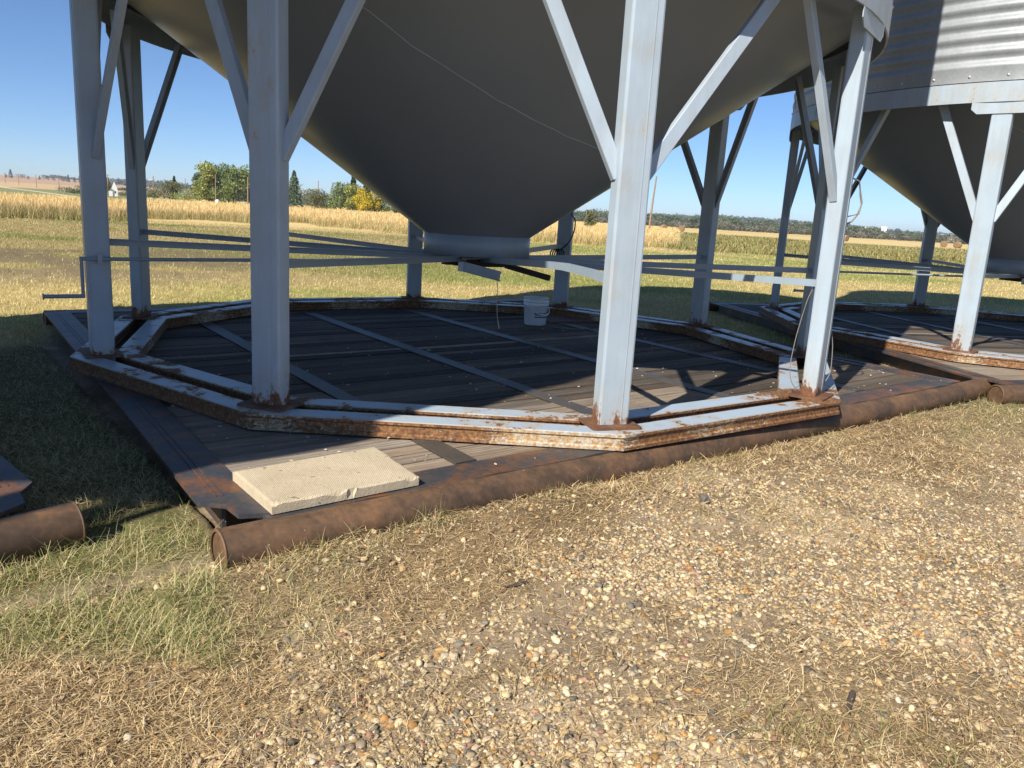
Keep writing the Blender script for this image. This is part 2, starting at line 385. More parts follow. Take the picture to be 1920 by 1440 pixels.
def ground_color(x, y):
    th, gr, gv, lw, bare = weights(x, y); r = np.hypot(x, y); az = np.degrees(np.arctan2(x, y))
    n = fbm(x, y, .9, 4, 3)[:, None]; n2 = fbm(x, y, 7, 3, 8)[:, None]; L = fbm(x, y, .08, 4, 12); L2 = fbm(x*.5, y, .35, 4, 15)
    c = SOIL*(.75+.5*n2)*np.ones((len(x), 1)); c = c*(1-.35*(1-bare)[:, None])
    c = c*(1-th[:, None])+np.array((.20, .14, .075))*(.5+1.0*n2)*th[:, None]  # base darkened under thatch to paint shade in the straw gaps
    c = c*(1-gr[:, None])+np.array((.13, .125, .05))*(.6+.8*n2)*gr[:, None]
    dry = np.array((.46, .36, .15)); grn = np.array((.26, .27, .075)); brn = np.array((.22, .165, .105))
    k = np.clip(sstep(.40, .62, L2*.6+L*.4), 0, 1)[:, None]
    lawn = dry*(1-k)+grn*k
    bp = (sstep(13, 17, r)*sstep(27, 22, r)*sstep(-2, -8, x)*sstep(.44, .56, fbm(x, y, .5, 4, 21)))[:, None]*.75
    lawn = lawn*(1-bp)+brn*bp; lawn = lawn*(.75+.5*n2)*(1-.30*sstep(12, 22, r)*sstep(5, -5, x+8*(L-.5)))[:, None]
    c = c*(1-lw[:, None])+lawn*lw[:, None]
    # farther fields
    f = lambda a, b: (sstep(a, a*1.06, r)*sstep(b*1.06, b, r))[:, None]
    gold = np.array((.64, .48, .21)); pink = np.array((.47, .31, .20)); weed = np.array((.21, .215, .075)); dk = np.array((.055, .08, .045))
    side = sstep(8, 12, az)[:, None]; nl = (.8+.4*fbm(x, y, .05, 4, 30))[:, None]
    a = f(48, 172)*side; c = c*(1-a)+(weed*nl*(1-.6*k)+dry*.9*(.6*k))*a
    a = f(172, 186)*side; c = c*(1-a)+np.array((.62, .50, .27))*a
    a = f(186, 420)*side; c = c*(1-a)+gold*nl*a
    a = f(46, 330)*(1-side); c = c*(1-a)+gold*nl*a
    lf = (sstep(-22, -25, az))[:, None]
    a = f(330, 470)*(1-side); c = c*(1-a)+np.array((.20, .19, .09))*a
    a = f(135, 560)*lf; c = c*(1-a)+np.array((.23, .24, .10))*a
    a = f(560, 1000)*lf; c = c*(1-a)+np.array((.56, .39, .20))*a
    a = f(1000, 1e5)*lf; c = c*(1-a)+pink*(.92+.16*fbm(x, y*.2, .004, 3, 41))[:, None]*a
    mid = (1-lf)
    a = f(470, 1e5)*mid; c = c*(1-a)+(dk+np.array((.10, .09, .03))*sstep(.52, .62, fbm(x, y, .0035, 3, 44))[:, None])*a
    rr_ = 225*(640/225)**np.clip((-29.5-az)/4.2, -.3, 1.4); a = (sstep(.075, .03, np.abs(r/rr_-1))*(az < -27.5))[:, None]
    c = c*(1-a)+np.array((.70, .62, .48))*a
    return np.clip(c, .01, .9)
def build_ground():
    az = np.concatenate([np.arange(-48, 48.01, .25), np.arange(51, 309, 3)]); az = np.radians(az)
    r = [.35]
    while r[-1] < 9000: r.append(r[-1]*1.0135 if 1.6 < r[-1] < 16 else r[-1]*1.028)
    r = np.array(r); A, Rr = np.meshgrid(az, r); x = (Rr*np.sin(A)).ravel(); y = (Rr*np.cos(A)).ravel()
    z = ground_z(x, y); V = np.stack([x, y, z], 1); na = len(az); nr = len(r)
    i, j = np.meshgrid(np.arange(na), np.arange(nr-1)); i = i.ravel(); j = j.ravel(); i2 = (i+1) % na
    F = np.stack([j*na+i2, j*na+i, (j+1)*na+i, (j+1)*na+i2], 1)
    V = np.vstack([V, [[0, 0, GZ]]]); col = np.vstack([ground_color(x, y), [SOIL]])
    M = NM('ground_soil'); M.coord(); c = M.attr()
    n1 = M.noise(28, 6, .7); n2 = M.noise(160, 4, .65); g = M.ramp(n1, [(.3, .72), (.7, 1.25)]); c = M.mix(1.0, c, g, 'MULTIPLY')
    c = M.mix(1.0, c, M.ramp(n2, [(.3, .75), (.7, 1.2)]), 'MULTIPLY')
    vo = M.n('ShaderNodeTexVoronoi'); vo.inputs['Scale'].default_value = 110; M.l(M.co, vo.inputs['Vector']); ci = M.sep(vo.outputs['Color'])
    grit = M.math('MULTIPLY', M.ramp(ci[0], [(.72, 0), (.76, 1)]), M.ramp(vo.outputs['Distance'], [(.30, 1), (.42, 0)]))
    c = M.mix(M.math('MULTIPLY', grit, .8), c, M.mix(1.0, M.ramp(ci[1], [(0, (.5, .4, .26)), (.5, (.6, .5, .34)), (.8, (.22, .2, .18)), (1, (.36, .26, .16))]), 1.0, 'MULTIPLY'))
    M.bump(M.math('ADD', M.math('ADD', n1, M.math('MULTIPLY', n2, .35)), M.math('MULTIPLY', grit, .4)), .6, .012)
    me = np_mesh('ground', V, F, M.set(c, .95, 0, .1), col, True)
    # close the disc under the camera
    bm = bmesh.new(); bm.from_mesh(me); bm.verts.ensure_lookup_table(); ce = bm.verts[len(V)-1]
    for k in range(na): bm.faces.new((bm.verts[k], bm.verts[(k+1) % na], ce))
    bm.to_mesh(me); bm.free()
    tag(link('ground', me), kind='structure')
build_ground()

# ------------------------------------------------------------------ grain bin on its leg ring
RL, NL = 3.3625, 10
ZB = DECK+.004                     # the bin's own zero: underside of the base rings
def Z(w_): return w_-ZB
STEP = 2*math.pi/NL
def ring_mesh(prof, mat, name):
    b = MB(); k = len(prof); vs = []
    for i in range(NL):
        a = i*STEP
        for rr, z in prof: vs.append(pol(rr/math.cos(STEP/2), a, z))
    fs = [(i*k+j, ((i+1) % NL)*k+j, ((i+1) % NL)*k+(j+1) % k, i*k+(j+1) % k) for i in range(NL) for j in range(k)]
    b.add(vs, fs); return b.mesh(name, mat)
def channel(a0, a1, h):
    """rolled channel section between two apothems, toes out on both faces"""
    e = .012
    return [(a0, 0), (a1, 0), (a1, .018), (a1-e, .026), (a1-e, h-.030), (a1, h-.022), (a1, h-.006), (a1-.006, h), (a0+.006, h), (a0, h-.006), (a0, h-.022), (a0+e, h-.030), (a0+e, .026), (a0, .018)]
def make_bin():
    root = empty('grain_bin')
    H = Z(.385)
    link('base_rail', ring_mesh(channel(3.25, 3.41, H), MAT['rail'], 'base_rail'), root)
    link('base_rail', ring_mesh(channel(2.96, 3.125, H), MAT['rail'], 'base_rail'), root)
    # legs
    LZ0, LZ1 = Z(.401), Z(3.13); hgt = LZ1-LZ0
    b = MB(); b.sweep(rrect(.115, .2, .014), (0, 0, 0), (0, 0, hgt), Vector((1, 0, 0)), Vector((0, 1, 0)))
    b.box((.0585, .045, hgt/2-.02), (.003, .006, hgt-.1))
    leg_me = b.mesh('leg', MAT['leg'])
    b = MB(); b.sweep(rrect(.26, .32, .02), (0, 0, -.0165), (0, 0, -.001), Vector((1, 0, 0)), Vector((0, 1, 0)))
    pad_me = b.mesh('foot_plate', MAT['rust'])
    b = MB(); g = [(-.30, .12), (-.30, .05), (-.24, .0), (.24, .0), (.30, .05), (.30, .12)]
    b.add([(0, p, q) for p, q in g]+[(.008, p, q) for p, q in g], [tuple(range(6))[::-1], tuple(range(6, 12))]+[(i, (i+1) % 6, 6+(i+1) % 6, 6+i) for i in range(6)])
    gus_me = b.mesh('gusset_plate', MAT['band'])
    brace_me = []
    for s_, reach in ((-1, .70), (1, .70), (1, 1.17)):
        a = Vector((RL, 0, Z(1.90))); nb = pol(RL, s_*STEP, Z(1.90)); t = (nb-a).normalized()
        p0 = a+t*.075+Vector((.018, 0, -.05)); p1 = a+t*reach+Vector((.02, 0, Z(3.14)-Z(1.90)))
        b = MB(); o = Vector((1, 0, 0)); d_ = (p1-p0).normalized(); Y = (o-d_*o.dot(d_)).normalized(); X = d_.cross(Y)
        sec = [(-.042, -.03), (-.036, -.03), (-.036, .012), (.036, .012), (.036, -.03), (.042, -.03), (.042, .016), (.038, .020), (-.038, .020), (-.042, .016)]
        b.sweep(sec, p0, p1, X, Y); brace_me.append(b.mesh('brace', MAT['brace']))
    spoke_me = []
    for bent in (0, 1):
        b = MB(); x0, x1 = RL-.055, .10
        if bent: pts = [(x0, 0, Z(1.232)), (2.9, 0, Z(1.262)), (2.4, 0, Z(1.268)), (1.9, 0, Z(1.250)), (1.2, 0, Z(1.215)), (x1, 0, Z(1.168))]
        else: pts = [(x0, 0, Z(1.235)), (x1, 0, Z(1.168))]
        n_ = len(pts); vs = []
        for p in pts: vs += [(p[0], -.006, p[2]-.022), (p[0], .006, p[2]-.022), (p[0], .006, p[2]+.024), (p[0], .04, p[2]+.024), (p[0], .04, p[2]+.03), (p[0], -.006, p[2]+.03)]
        fs = [(6*i+j, 6*i+(j+1) % 6, 6*i+6+(j+1) % 6, 6*i+6+j) for i in range(n_-1) for j in range(6)]+[(5, 4, 3, 2, 1, 0), tuple(range(6*n_-6, 6*n_))]
        b.add(vs, fs); spoke_me.append(b.mesh('spoke', MAT['spoke']))
    for k in range(NL):
        a = k*STEP
        lg = link('leg', leg_me, root); lg.location = pol(RL, a, LZ0); lg.rotation_euler = (0, 0, a)
        if k == 9: lg.scale = (1.35, .95, 1)
        pd = link('foot_plate', pad_me, lg)
        if k == 9: pd.scale = (1/1.35, 1, 1)
        gp = link('gusset_plate', gus_me, root); gp.location = pol(RL+.062, a, Z(2.965)); gp.rotation_euler = (0, 0, a)
        for bm_ in (brace_me[0], brace_me[2 if k == 1 else 1]):
            br = link('brace', bm_, root); br.rotation_euler = (0, 0, a)
        sp = link('spoke', spoke_me[1 if k == 1 else 0], root); sp.rotation_euler = (0, 0, a)
    # rim band, wall, roof
    b = MB(); b.lathe([(3.432, Z(3.085)), (3.446, Z(3.085)), (3.446, Z(3.29)), (3.36, Z(3.292)), (3.36, Z(3.285)), (3.432, Z(3.283)), (3.432, Z(3.085))], 120, False); b.build('rim_band', MAT['band'], root)
    prof = [(3.442, Z(3.30)), (3.442, Z(3.42))]; z = 3.42
    while z < 8.0:
        for q in range(1, 7):
            prof.append((3.436+.018*math.sin(2*math.pi*q/6), Z(z+.15*q/6)))
        z += .15
    b = MB(); b.lathe(prof, 120); wl = b.build('wall', MAT['wall'], root)
    ztop = z
    bb = MB(); bb.lathe([(0, .012), (.008, .011), (.013, .006), (.014, 0)], 8)
    bolt_me = bb.mesh('bolt', MAT['galv'])
    for i in range(58):
        a = i*2*math.pi/58; bo = link('bolt', bolt_me, wl); bo.location = pol(3.442, a, Z(3.355)); bo.rotation_euler = (0, math.pi/2, a)
    for i in range(4):
        a = rad(30+90*i); b = MB(); b.box(pol(3.458, a, (Z(3.32)+Z(ztop))/2), (.006, .05, ztop-3.4), (pol(1, a, 0), Vector((-math.sin(a), math.cos(a), 0)), Vector((0, 0, 1)))); b.build('wall_seam', MAT['wall'], wl)
    b = MB(); b.lathe([(3.40, Z(ztop-.05)), (3.54, Z(ztop-.06)), (3.54, Z(ztop)), (.45, Z(ztop+1.7)), (.45, Z(ztop+1.85)), (0, Z(ztop+1.9))], 96); b.build('roof', MAT['wall'], root)
    # hopper cone
    n_ = 40; prof = [(.515+(3.425-.515)*i/n_, Z(1.395+(3.36-1.395)*(3.425-.515)/(3.36-.515)*i/n_)) for i in range(n_+1)]
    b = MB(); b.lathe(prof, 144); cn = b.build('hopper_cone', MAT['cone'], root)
    wd = [(-2, 2.96), (4.04, 2.82), (8.92, 2.663), (16.35, 2.52), (23.68, 2.403), (32.9, 2.303), (42.98, 2.224), (55.77, 2.166), (68, 2.14)]
    pts = []
    for i in range(len(wd)-1):
        for q in range(8):
            t = q/8; A = wd[i][0]*(1-t)+wd[i+1][0]*t; zz = wd[i][1]*(1-t)+wd[i+1][1]*t
            pts.append(pol(.515+(zz-1.395)*(3.36-.515)/(3.36-1.395)+.001, rad(A)+.0, Z(zz)))
    b = MB(); b.tube(pts, .0055, 6); b.build('weld_seam', MAT['spoke'], cn)
    b = MB(); b.tube([pol(.515+(zz-1.395)*1.448+.001, rad(200), Z(zz)) for zz in np.linspace(1.4, 3.3, 12)], .005, 6); b.build('weld_seam', MAT['band'], cn)
    # outlet collar and slide gate
    b = MB(); b.lathe([(.50, Z(1.205)), (.524, Z(1.205)), (.522, Z(1.40)), (.514, Z(1.402))], 72); b.lathe([(.50, Z(1.205)), (0, Z(1.215))], 72); b.build('outlet_collar', MAT['spoke'], root)
    gate = empty('slide_gate'); gate.parent = root
    ga = rad(324); gx = pol(1, ga, 0); gy = Vector((-gx.y, gx.x, 0))
    b = MB(); b.box((0, 0, Z(1.186)), (.72, .62, .016), (gx, gy, Vector((0, 0, 1)))); b.build('gate_plate', MAT['spoke'], gate)
    b = MB(); b.box((0, 0, Z(1.140)), (.50, .34, .085), (gx, gy, Vector((0, 0, 1)))); b.box(gx*.12+gy*.0+Vector((0, 0, Z(1.12))), (.5, .10, .03), (gx, gy, Vector((0, 0, 1)))); b.build('shaded_gate_housing', MAT['dark'], gate)  # added dark block; shading under the collar is in its colour
    iL = Matrix.Rotation(-rad(LEG1), 4, 'Z')
    def loc(p): q = iL @ Vector((p[0]-C1[0], p[1]-C1[1], 0)); return Vector((q.x, q.y, Z(p[2])))
    b = MB(); A0, A1 = loc((-.53, 7.22, 1.128)), loc((-.165, 7.20, 1.055)); b.beam(A0, A1, .085, .012, loc((0, 6, 1))-loc((0, 7, 1)), .003)
    b.beam(A0+Vector((0, 0, -.043)), A1+Vector((.0, 0, -.043)), .01, .05, loc((0, 6, 1))-loc((0, 7, 1)), .003); br = b.build('gate_bracket', MAT['spoke'], gate)
    nv = (loc((0, 6, 1))-loc((0, 7, 1))).normalized()
    for t in (.3, .58, .85):
        b = MB(); p = A0.lerp(A1, t); b.tube([p, p+nv*.024], .017, 10); b.build('roller_bolt', MAT['spoke'], br)
    b = MB(); b.beam(A0+nv*.02+Vector((0, 0, .035)), A0+nv*.02-Vector((0, 0, .05)), .05, .03, nv, .003); b.build('bracket_stop', MAT['band'], br)
    b = MB(); b.beam(loc((-.12, 7.5, 1.135)), loc((.29, 7.3, 1.055)), .05, .05, (0, 0, 1), .004); b.build('gate_rail', MAT['dark'], gate)
    # gate rod with its crank
    o = rad(324); lp = pol(RL, o, Z(1.12)); tn = Vector((math.sin(o), -math.cos(o), 0))   # passes beside the leg
    off = Vector((-math.sin(o), math.cos(o), 0))*.118
    crank = empty('gate_crank'); crank.parent = root
    b = MB(); b.tube([pol(.55, o, Z(1.135))+off*.2, pol(RL-.3, o, Z(1.12))+off, pol(RL+.12, o, Z(1.12))+off], .014, 10); b.build('gate_rod', MAT['spoke'], crank)
    e = pol(RL+.12, o, Z(1.12))+off
    b = MB(); b.tube([e+Vector((0, 0, .015)), e+Vector((0, 0, -.285))], .0125, 10); b.build('crank_arm', MAT['spoke'], crank)
    h0 = e+Vector((0, 0, -.272)); h1 = h0+pol(.25, o, 0)
    b = MB(); b.tube([h0, h1], .015, 10); b.tube([h1, h1+pol(.008, o, 0)], .024, 12); b.build('crank_handle', MAT['spoke'], crank)
    b = MB(); p = pol(RL, o, Z(1.12)); b.box(p+off*.93, (.03, .05, .075), (pol(1, o, 0), off.normalized(), Vector((0, 0, 1)))); b.build('rod_bracket', MAT['band'], crank)
    # upright channel on the wall
    la = rad(-9-LEG1); lx = pol(1, la, 0); ly = Vector((-lx.y, lx.x, 0)); lz = Vector((0, 0, 1))
    b = MB(); b.sweep([(-.06, -.14), (.06, -.14), (.06, .14), (-.06, .14), (-.06, .132), (.052, .132), (.052, -.132), (-.06, -.132)], pol(3.58, la, Z(3.64)), pol(3.58, la, Z(8.1)), ly, lx); b.build('wall_channel', MAT['band'], root)
    return root
bin1 = make_bin(); bin1.location = (C1[0], C1[1], ZB); bin1.rotation_euler = (0, 0, rad(LEG1))
BG = 'hopper bottom grain bins in a row'
tag(bin1, 'steel grain bin in the centre, its big smooth hopper cone filling the top', 'grain bin', BG)
bin2 = copy_tree(bin1); bin2.location = (C2[0], C2[1], ZB); bin2.rotation_euler = (0, 0, rad(LEG2))
bin2['label'] = 'grain bin at the right edge with half its corrugated wall in bright sun'
bin0 = copy_tree(bin1); bin0.location = (C0[0], C0[1], ZB); bin0.rotation_euler = (0, 0, rad(LEG0))
bin0.scale = (1, 1, 1.56)  # unseen bin stretched, wall and roof cut down to shape its shadow
for ch in bin0.children:
    nm = ch.name.split('.')[0]
    if nm == 'wall': ch.scale = (1, 1, .20); ch.location.z = Z(3.30)*.80
    elif nm == 'roof': ch.scale = (1, 1, .5); ch.location.z = 4.0-Z(8.1)*.5
    elif nm == 'wall_channel': ch.scale = (1, 1, .15); ch.location.z = Z(3.64)*.85
_ang = lambda d: (d+180) % 360-180
for ch in list(bin0.children):                                   # off-frame neighbour: nearest leg and braces removed so they cast no stripe
    nm = ch.name.split('.')[0]
    if nm in ('leg', 'brace', 'gusset_plate'):
        a_ = math.degrees(ch.rotation_euler.z)+LEG0
        if abs(_ang(a_+30.5)) < 19:
            for g_ in list(ch.children): bpy.data.objects.remove(g_)
            bpy.data.objects.remove(ch)
bin0['label'] = 'grain bin left of the frame that throws the shadow over the grass'

# ------------------------------------------------------------------ timber and pipe skids
def make_skid(xr=4.02, notch=False):
    root = empty('skid_platform'); g = GZ; SH = .048
    def P(u, v, z): return Vector((u+SH*v, v, z-g))
    U = Vector((1, 0, 0)); VV = Vector((SH, 1, 0)).normalized(); ZZ = Vector((0, 0, 1)); top = DECK
    def slab_poly(b, poly, z0, z1):
        n_ = len(poly); vs = [P(u, v, z0) for u, v in poly]+[P(u, v, z1) for u, v in poly]
        b.add(vs, [tuple(range(n_))[::-1], tuple(range(n_, 2*n_))]+[(i, (i+1) % n_, n_+(i+1) % n_, n_+i) for i in range(n_)])
    # pipe runners
    for v, x0, x1 in ((-3.31, -3.62, xr), (3.62, -3.27, 3.74)):
        ru = .100; zc = top-.104
        q = empty('pipe_runner'); q.parent = root
        b = MB(); prof = []
        n_ = 28; xs = np.linspace(x0, x1, 24); pts = [(float(xx), v, zc-g+.004*math.sin(xx*1.7)) for xx in xs]
        b.tube(pts, ru, n_, True, False)
        b.tube(pts[::-1], ru-.009, n_, True, False); b.build('pipe', MAT['pipe'], q)
        for xx, s2 in ((x0, 1), (x1, -1)):
            b = MB(); b.lathe([(0, 0), (ru-.012, 0), (ru-.012, .006), (0, .006)], 28, False)
            m_ = Matrix.Rotation(math.pi/2, 4, 'Y'); b.v = [tuple((m_ @ Vector(p))+Vector((xx+.004*s2, v, zc-g))) for p in b.v]; b.build('end_cap', MAT['pipe'], q)
        for xx in (x0, x1):
            b = MB(); b.lathe([(ru-.011, -.004), (ru+.002, -.004), (ru+.002, .004), (ru-.011, .004), (ru-.011, -.004)], 28); b.v = [tuple((Matrix.Rotation(math.pi/2, 4, 'Y') @ Vector(p))+Vector((xx, v, zc-g))) for p in b.v]; b.build('pipe_lip', MAT['pipe'], q)
    # front and back edge plates, dark strips painting the shade in the front slits
    for v0, v1 in ((-3.30, -3.07), (3.37, 3.60)):
        b = MB(); slab_poly(b, [(-3.25, v0), (3.42, v0), (3.42, v1), (-3.25, v1)], top-.055, top-.002); b.build('edge_plate', MAT['steel'], root)
    for k in range(9):
        u = -2.9+.74*k; b = MB(); b.tube([P(u, -3.302, top-.010), P(u+.13, -3.302, top-.004), P(u+.27, -3.302, top-.010)], .009, 6); b.build('slit_strip', MAT['dark'], root)
    # side channels, chamfered at their front ends
    for s_, u0, u1 in ((-1, -3.46, -3.215), (1, 3.40, 3.65)):
        b = MB(); a, c = (u0, u1) if s_ < 0 else (u1, u0)
        poly = [(a, -2.97), (a-s_*.10, -3.06), (a-s_*.115, -3.20), (c, -3.25), (c, 3.5), (a, 3.5)] if s_ < 0 else [(a, -3.28), (c, -3.28), (c, 3.5), (a, 3.5)]
        if s_ > 0: poly = [(c, -3.28), (a, -3.28), (a, 3.5), (c, 3.5)] if not notch else [(c, -3.28), (a-.10, -3.20), (a-.08, -3.06), (a, -2.95), (a, 3.5), (c, 3.5)]
        slab_poly(b, poly, top-.018, top+.002)
        b.box(P((a+c)/2, .2, top-.09)+Vector((0, 0, 0)), (.02, 6.3, .14), (U, VV, ZZ)); b.build('side_channel', MAT['steel'], root)
        b = MB(); b.box(P(a*.62+c*.38, .15, top+.0035), (.006, 6.2, .004), (U, VV, ZZ)); b.box(P(a*.5+c*.5, .15, top+.0035), (.004, 6.2, .004), (U, VV, ZZ)); b.build('channel_rib', MAT['steel'], root)
    # cross beams, flush in the deck
    ub = [-2.06, -.66, .75, 2.15]
    for u in ub:
        b = MB(); b.box(P(u, .15, top-.004), (.135, 6.42, .012), (U, VV, ZZ)); b.box(P(u, .15, top-.07), (.012, 6.4, .12), (U, VV, ZZ)); b.build('cross_beam', MAT['beam'], root)
    # boards in the bays between the beams
    b = MB(); edges = [-3.215]+ub+[3.40]
    rr = random.Random(5)
    for i in range(5):
        ua = edges[i]+(.0725 if i else .006); uc = edges[i+1]-(.0725 if i < 4 else .006)
        v = -3.065; k = 0
        while v < 3.34:
            wv = rr.choice((.135, .14, .145, .185)); v2 = min(v+wv, 3.365)
            if v < .13 < v2: v2 = .125 if v < .09 else v+.11
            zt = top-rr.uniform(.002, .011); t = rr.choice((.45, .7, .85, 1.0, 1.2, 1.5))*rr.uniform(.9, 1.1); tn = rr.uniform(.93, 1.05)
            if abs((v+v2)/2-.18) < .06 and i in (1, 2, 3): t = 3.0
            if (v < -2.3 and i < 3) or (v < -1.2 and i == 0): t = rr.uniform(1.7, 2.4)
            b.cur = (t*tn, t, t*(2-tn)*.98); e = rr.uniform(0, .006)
            lo = rr.uniform(-.002, .002)
            slab_poly(b, [(ua+e, v+.006), (uc-e, v+.006), (uc-e, v2-.006), (ua+e, v2-.006)], zt-.04, zt)
            v = v2; k += 1
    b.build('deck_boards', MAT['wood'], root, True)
    return root
skid1 = make_skid(); skid1.location = (C1[0], C1[1], GZ); skid1.rotation_euler = (0, 0, rad(YAW1))
SG = 'timber decked pipe skids under the bins'
tag(skid1, 'timber deck on rusty pipe skid in the centre, with the cream slab lying on it', 'skid platform', SG)
skid2 = copy_tree(skid1); skid2.location = (S2[0], S2[1], GZ); skid2.rotation_euler = (0, 0, rad(YAW2)); skid2['label'] = 'dark skid deck at the right edge under the corrugated bin'
skid0 = make_skid(3.55, True); skid0.location = (S0[0], S0[1], GZ); skid0.rotation_euler = (0, 0, rad(YAW0)); tag(skid0, None, 'skid platform', SG); skid0['label'] = 'skid at the left edge, only a rusty pipe end and plate corner showing'

# ------------------------------------------------------------------ concrete slab on the deck
def make_slab():
    q = [Vector((-1.001, 3.150, 0)), Vector((-.425, 3.632, 0)), Vector((-.723, 4.089, 0)), Vector((-1.315, 3.545, 0))]
    c = sum(q, Vector())/4; q = [p-c for p in q]; nu, nv, h = 44, 34, .047
    b = MB(); rr = random.Random(3); vs = []; idx = {}
    def pt(i, j, k):
        s, t = i/nu, j/nv; p = (q[0]*(1-s)+q[1]*s)*(1-t)+(q[3]*(1-s)+q[2]*s)*t; edge = i in (0, nu) or j in (0, nv)
        d = min(i, nu-i, j, nv-j); z = 0 if k == 0 else h
        if k == 0: p = p*.992
        if k == 1 and d == 0:
            ch = max(0, vnoise(i*.22, j*.22, 1, 3)-.62)*.05+rr.uniform(0, .002); z -= .004+ch; p = p*(1-.006-ch*.5)
        if k == 1 and (i == 22 or i == 23) and j == 0: z -= .016; p = p+Vector((-.004, .012, 0))
        if k == 1 and i <= 1 and j <= 1: z -= .008
        return (p.x, p.y, z+(rr.uniform(-.0006, .0006) if k else 0))
    for k in (0, 1):
        for j in range(nv+1):
            for i in range(nu+1): idx[i, j, k] = len(vs); vs.append(pt(i, j, k))
    fs = []
    for j in range(nv):
        for i in range(nu):
            fs.append((idx[i,j,1], idx[i+1,j,1], idx[i+1,j+1,1], idx[i,j+1,1])); fs.append((idx[i,j,0], idx[i,j+1,0], idx[i+1,j+1,0], idx[i+1,j,0]))
    for i in range(nu):
        fs.append((idx[i,0,0], idx[i+1,0,0], idx[i+1,0,1], idx[i,0,1])); fs.append((idx[i+1,nv,0], idx[i,nv,0], idx[i,nv,1], idx[i+1,nv,1]))
    for j in range(nv):
        fs.append((idx[0,j+1,0], idx[0,j,0], idx[0,j,1], idx[0,j+1,1])); fs.append((idx[nu,j,0], idx[nu,j+1,0], idx[nu,j+1,1], idx[nu,j,1]))
    b.add(vs, fs); o = b.build('concrete_slab', MAT['slab']); o.location = (c.x, c.y, DECK+.004)
    tag(o, 'cream concrete paving slab with waffle texture and chipped edge on the skid deck', 'paving slab')
make_slab()

# ------------------------------------------------------------------ plastic bucket, board, cords
def make_bucket():
    r = empty('bucket', (.245, 9.80, DECK)); r.rotation_euler = (0, 0, rad(-12))
    b = MB(); b.lathe([(0, .004), (.130, .0), (.137, .006), (.152, .245), (.159, .247), (.159, .262), (.153, .264), (.153, .285), (.161, .287), (.161, .300), (.154, .302), (.154, .325), (.162, .327), (.163, .338), (.157, .342), (.150, .338), (.147, .30), (.133, .012), (0, .010)], 48); b.build('bucket_body', MAT['plastic'], r)
    ha = rad(-128); a = pol(.163, ha, .255); c = pol(.163, ha+math.pi, .255); pts = []
    dn = pol(1, rad(-40), 0)
    for i in range(25):
        t = math.pi*i/24; m_ = a.lerp(c, .5-.5*math.cos(t)); d = dn*.185*math.sin(t)
        pts.append(m_+d+Vector((0, 0, -.115*math.sin(t))))
    b = MB(); b.tube(pts, .0055, 8); h = b.build('bail_handle', MAT['plastic'], r)
    b = MB(); b.tube(pts[9:16], .010, 10); b.build('grip', MAT['plastic'], h)
    # printed word bent round the side
    def wrap(txt, size, z0, ang0, mat, name):
        cu = bpy.data.curves.new('t', 'FONT'); cu.body = txt; cu.size = size; cu.offset = .0012
        to = bpy.data.objects.new('t', cu); COL.objects.link(to); dg = bpy.context.evaluated_depsgraph_get(); dg.update()
        me = bpy.data.meshes.new_from_object(to.evaluated_get(dg)); bpy.data.objects.remove(to)
        bm = bmesh.new(); bm.from_mesh(me); bmesh.ops.triangulate(bm, faces=bm.faces)
        bmesh.ops.subdivide_edges(bm, edges=[e for e in bm.edges if e.calc_length() > .012], cuts=2); 
        for v in bm.verts:
            z = z0+v.co.y; rr = .137+.015*z/.245+.0012; A = ang0+v.co.x/rr; v.co = pol(rr, A, z)
        bm.to_mesh(me); bm.free(); me.materials.clear(); me.materials.append(mat); link(name, me, r)
    wrap('RICHARDSON', .052, .125, rad(-84), MAT['ink_blue'], 'lettering')
    b = MB(); rr = .1375+.015*.105/.245+.001; n_ = 16; vs = []
    for i in range(n_+1):
        A = rad(-85)+i*.118; vs += [pol(rr, A, .100), pol(rr, A, .114)]
    b.add(vs, [(2*i, 2*i+2, 2*i+3, 2*i+1) for i in range(n_)]); b.build('printed_bar', MAT['ink_red'], r)
    tag(r, 'white plastic pail with dark lettering and bail handle on the shaded deck', 'bucket')
make_bucket()
b = MB(); q = [(.45, 10.02), (1.06, 10.33), (.86, 11.02), (.25, 10.71)]
b.add([(x, y, 0) for x, y in q]+[(x, y, .018) for x, y in q], [(3,2,1,0), (4,5,6,7)]+[(i, (i+1) % 4, 4+(i+1) % 4, 4+i) for i in range(4)])
o = b.build('wooden_board', MAT['ply']); o.location = (0, 0, DECK-.001); tag(o, 'reddish brown square board lying flat on the deck behind the white pail', 'board')
b = MB(); b.tube([(.467, 9.60, 0), (.60, 9.545, .002), (.758, 9.52, .002), (1.042, 9.66, 0)], .007, 8)
o = b.build('bent_rod', MAT['cable_grey']); o.location = (0, 0, DECK+.006); tag(o, 'thin pale bent rod lying on the deck in front of the flat board', 'rod')
b = MB(); b.tube([(-.188, 7.15, 1.06), (-.183, 7.15, .96), (-.182, 7.15, .852), (-.174, 7.15, .705), (-.161, 7.15, .632), (-.148, 7.15, .578)], [.003, .003, .003, .004, .005, .007], 6)
o = b.build('hanging_twine', MAT['cord']); tag(o, 'frayed pale twine hanging from the slide gate under the centre hopper', 'twine')
b = MB(); b.tube([(2.42, 5.99, 2.02), (2.494, 6.02, 2.0), (2.525, 6.05, 1.925), (2.549, 6.05, 1.848), (2.537, 6.05, 1.768), (2.485, 6.03, 1.706), (2.40, 5.99, 1.66)], .006, 8)
b.tube([(2.50, 6.02, 1.98), (2.53, 6.06, 1.90), (2.55, 6.06, 1.83), (2.52, 6.04, 1.76), (2.45, 6.02, 1.74), (2.38, 5.98, 1.745)], .004, 8)
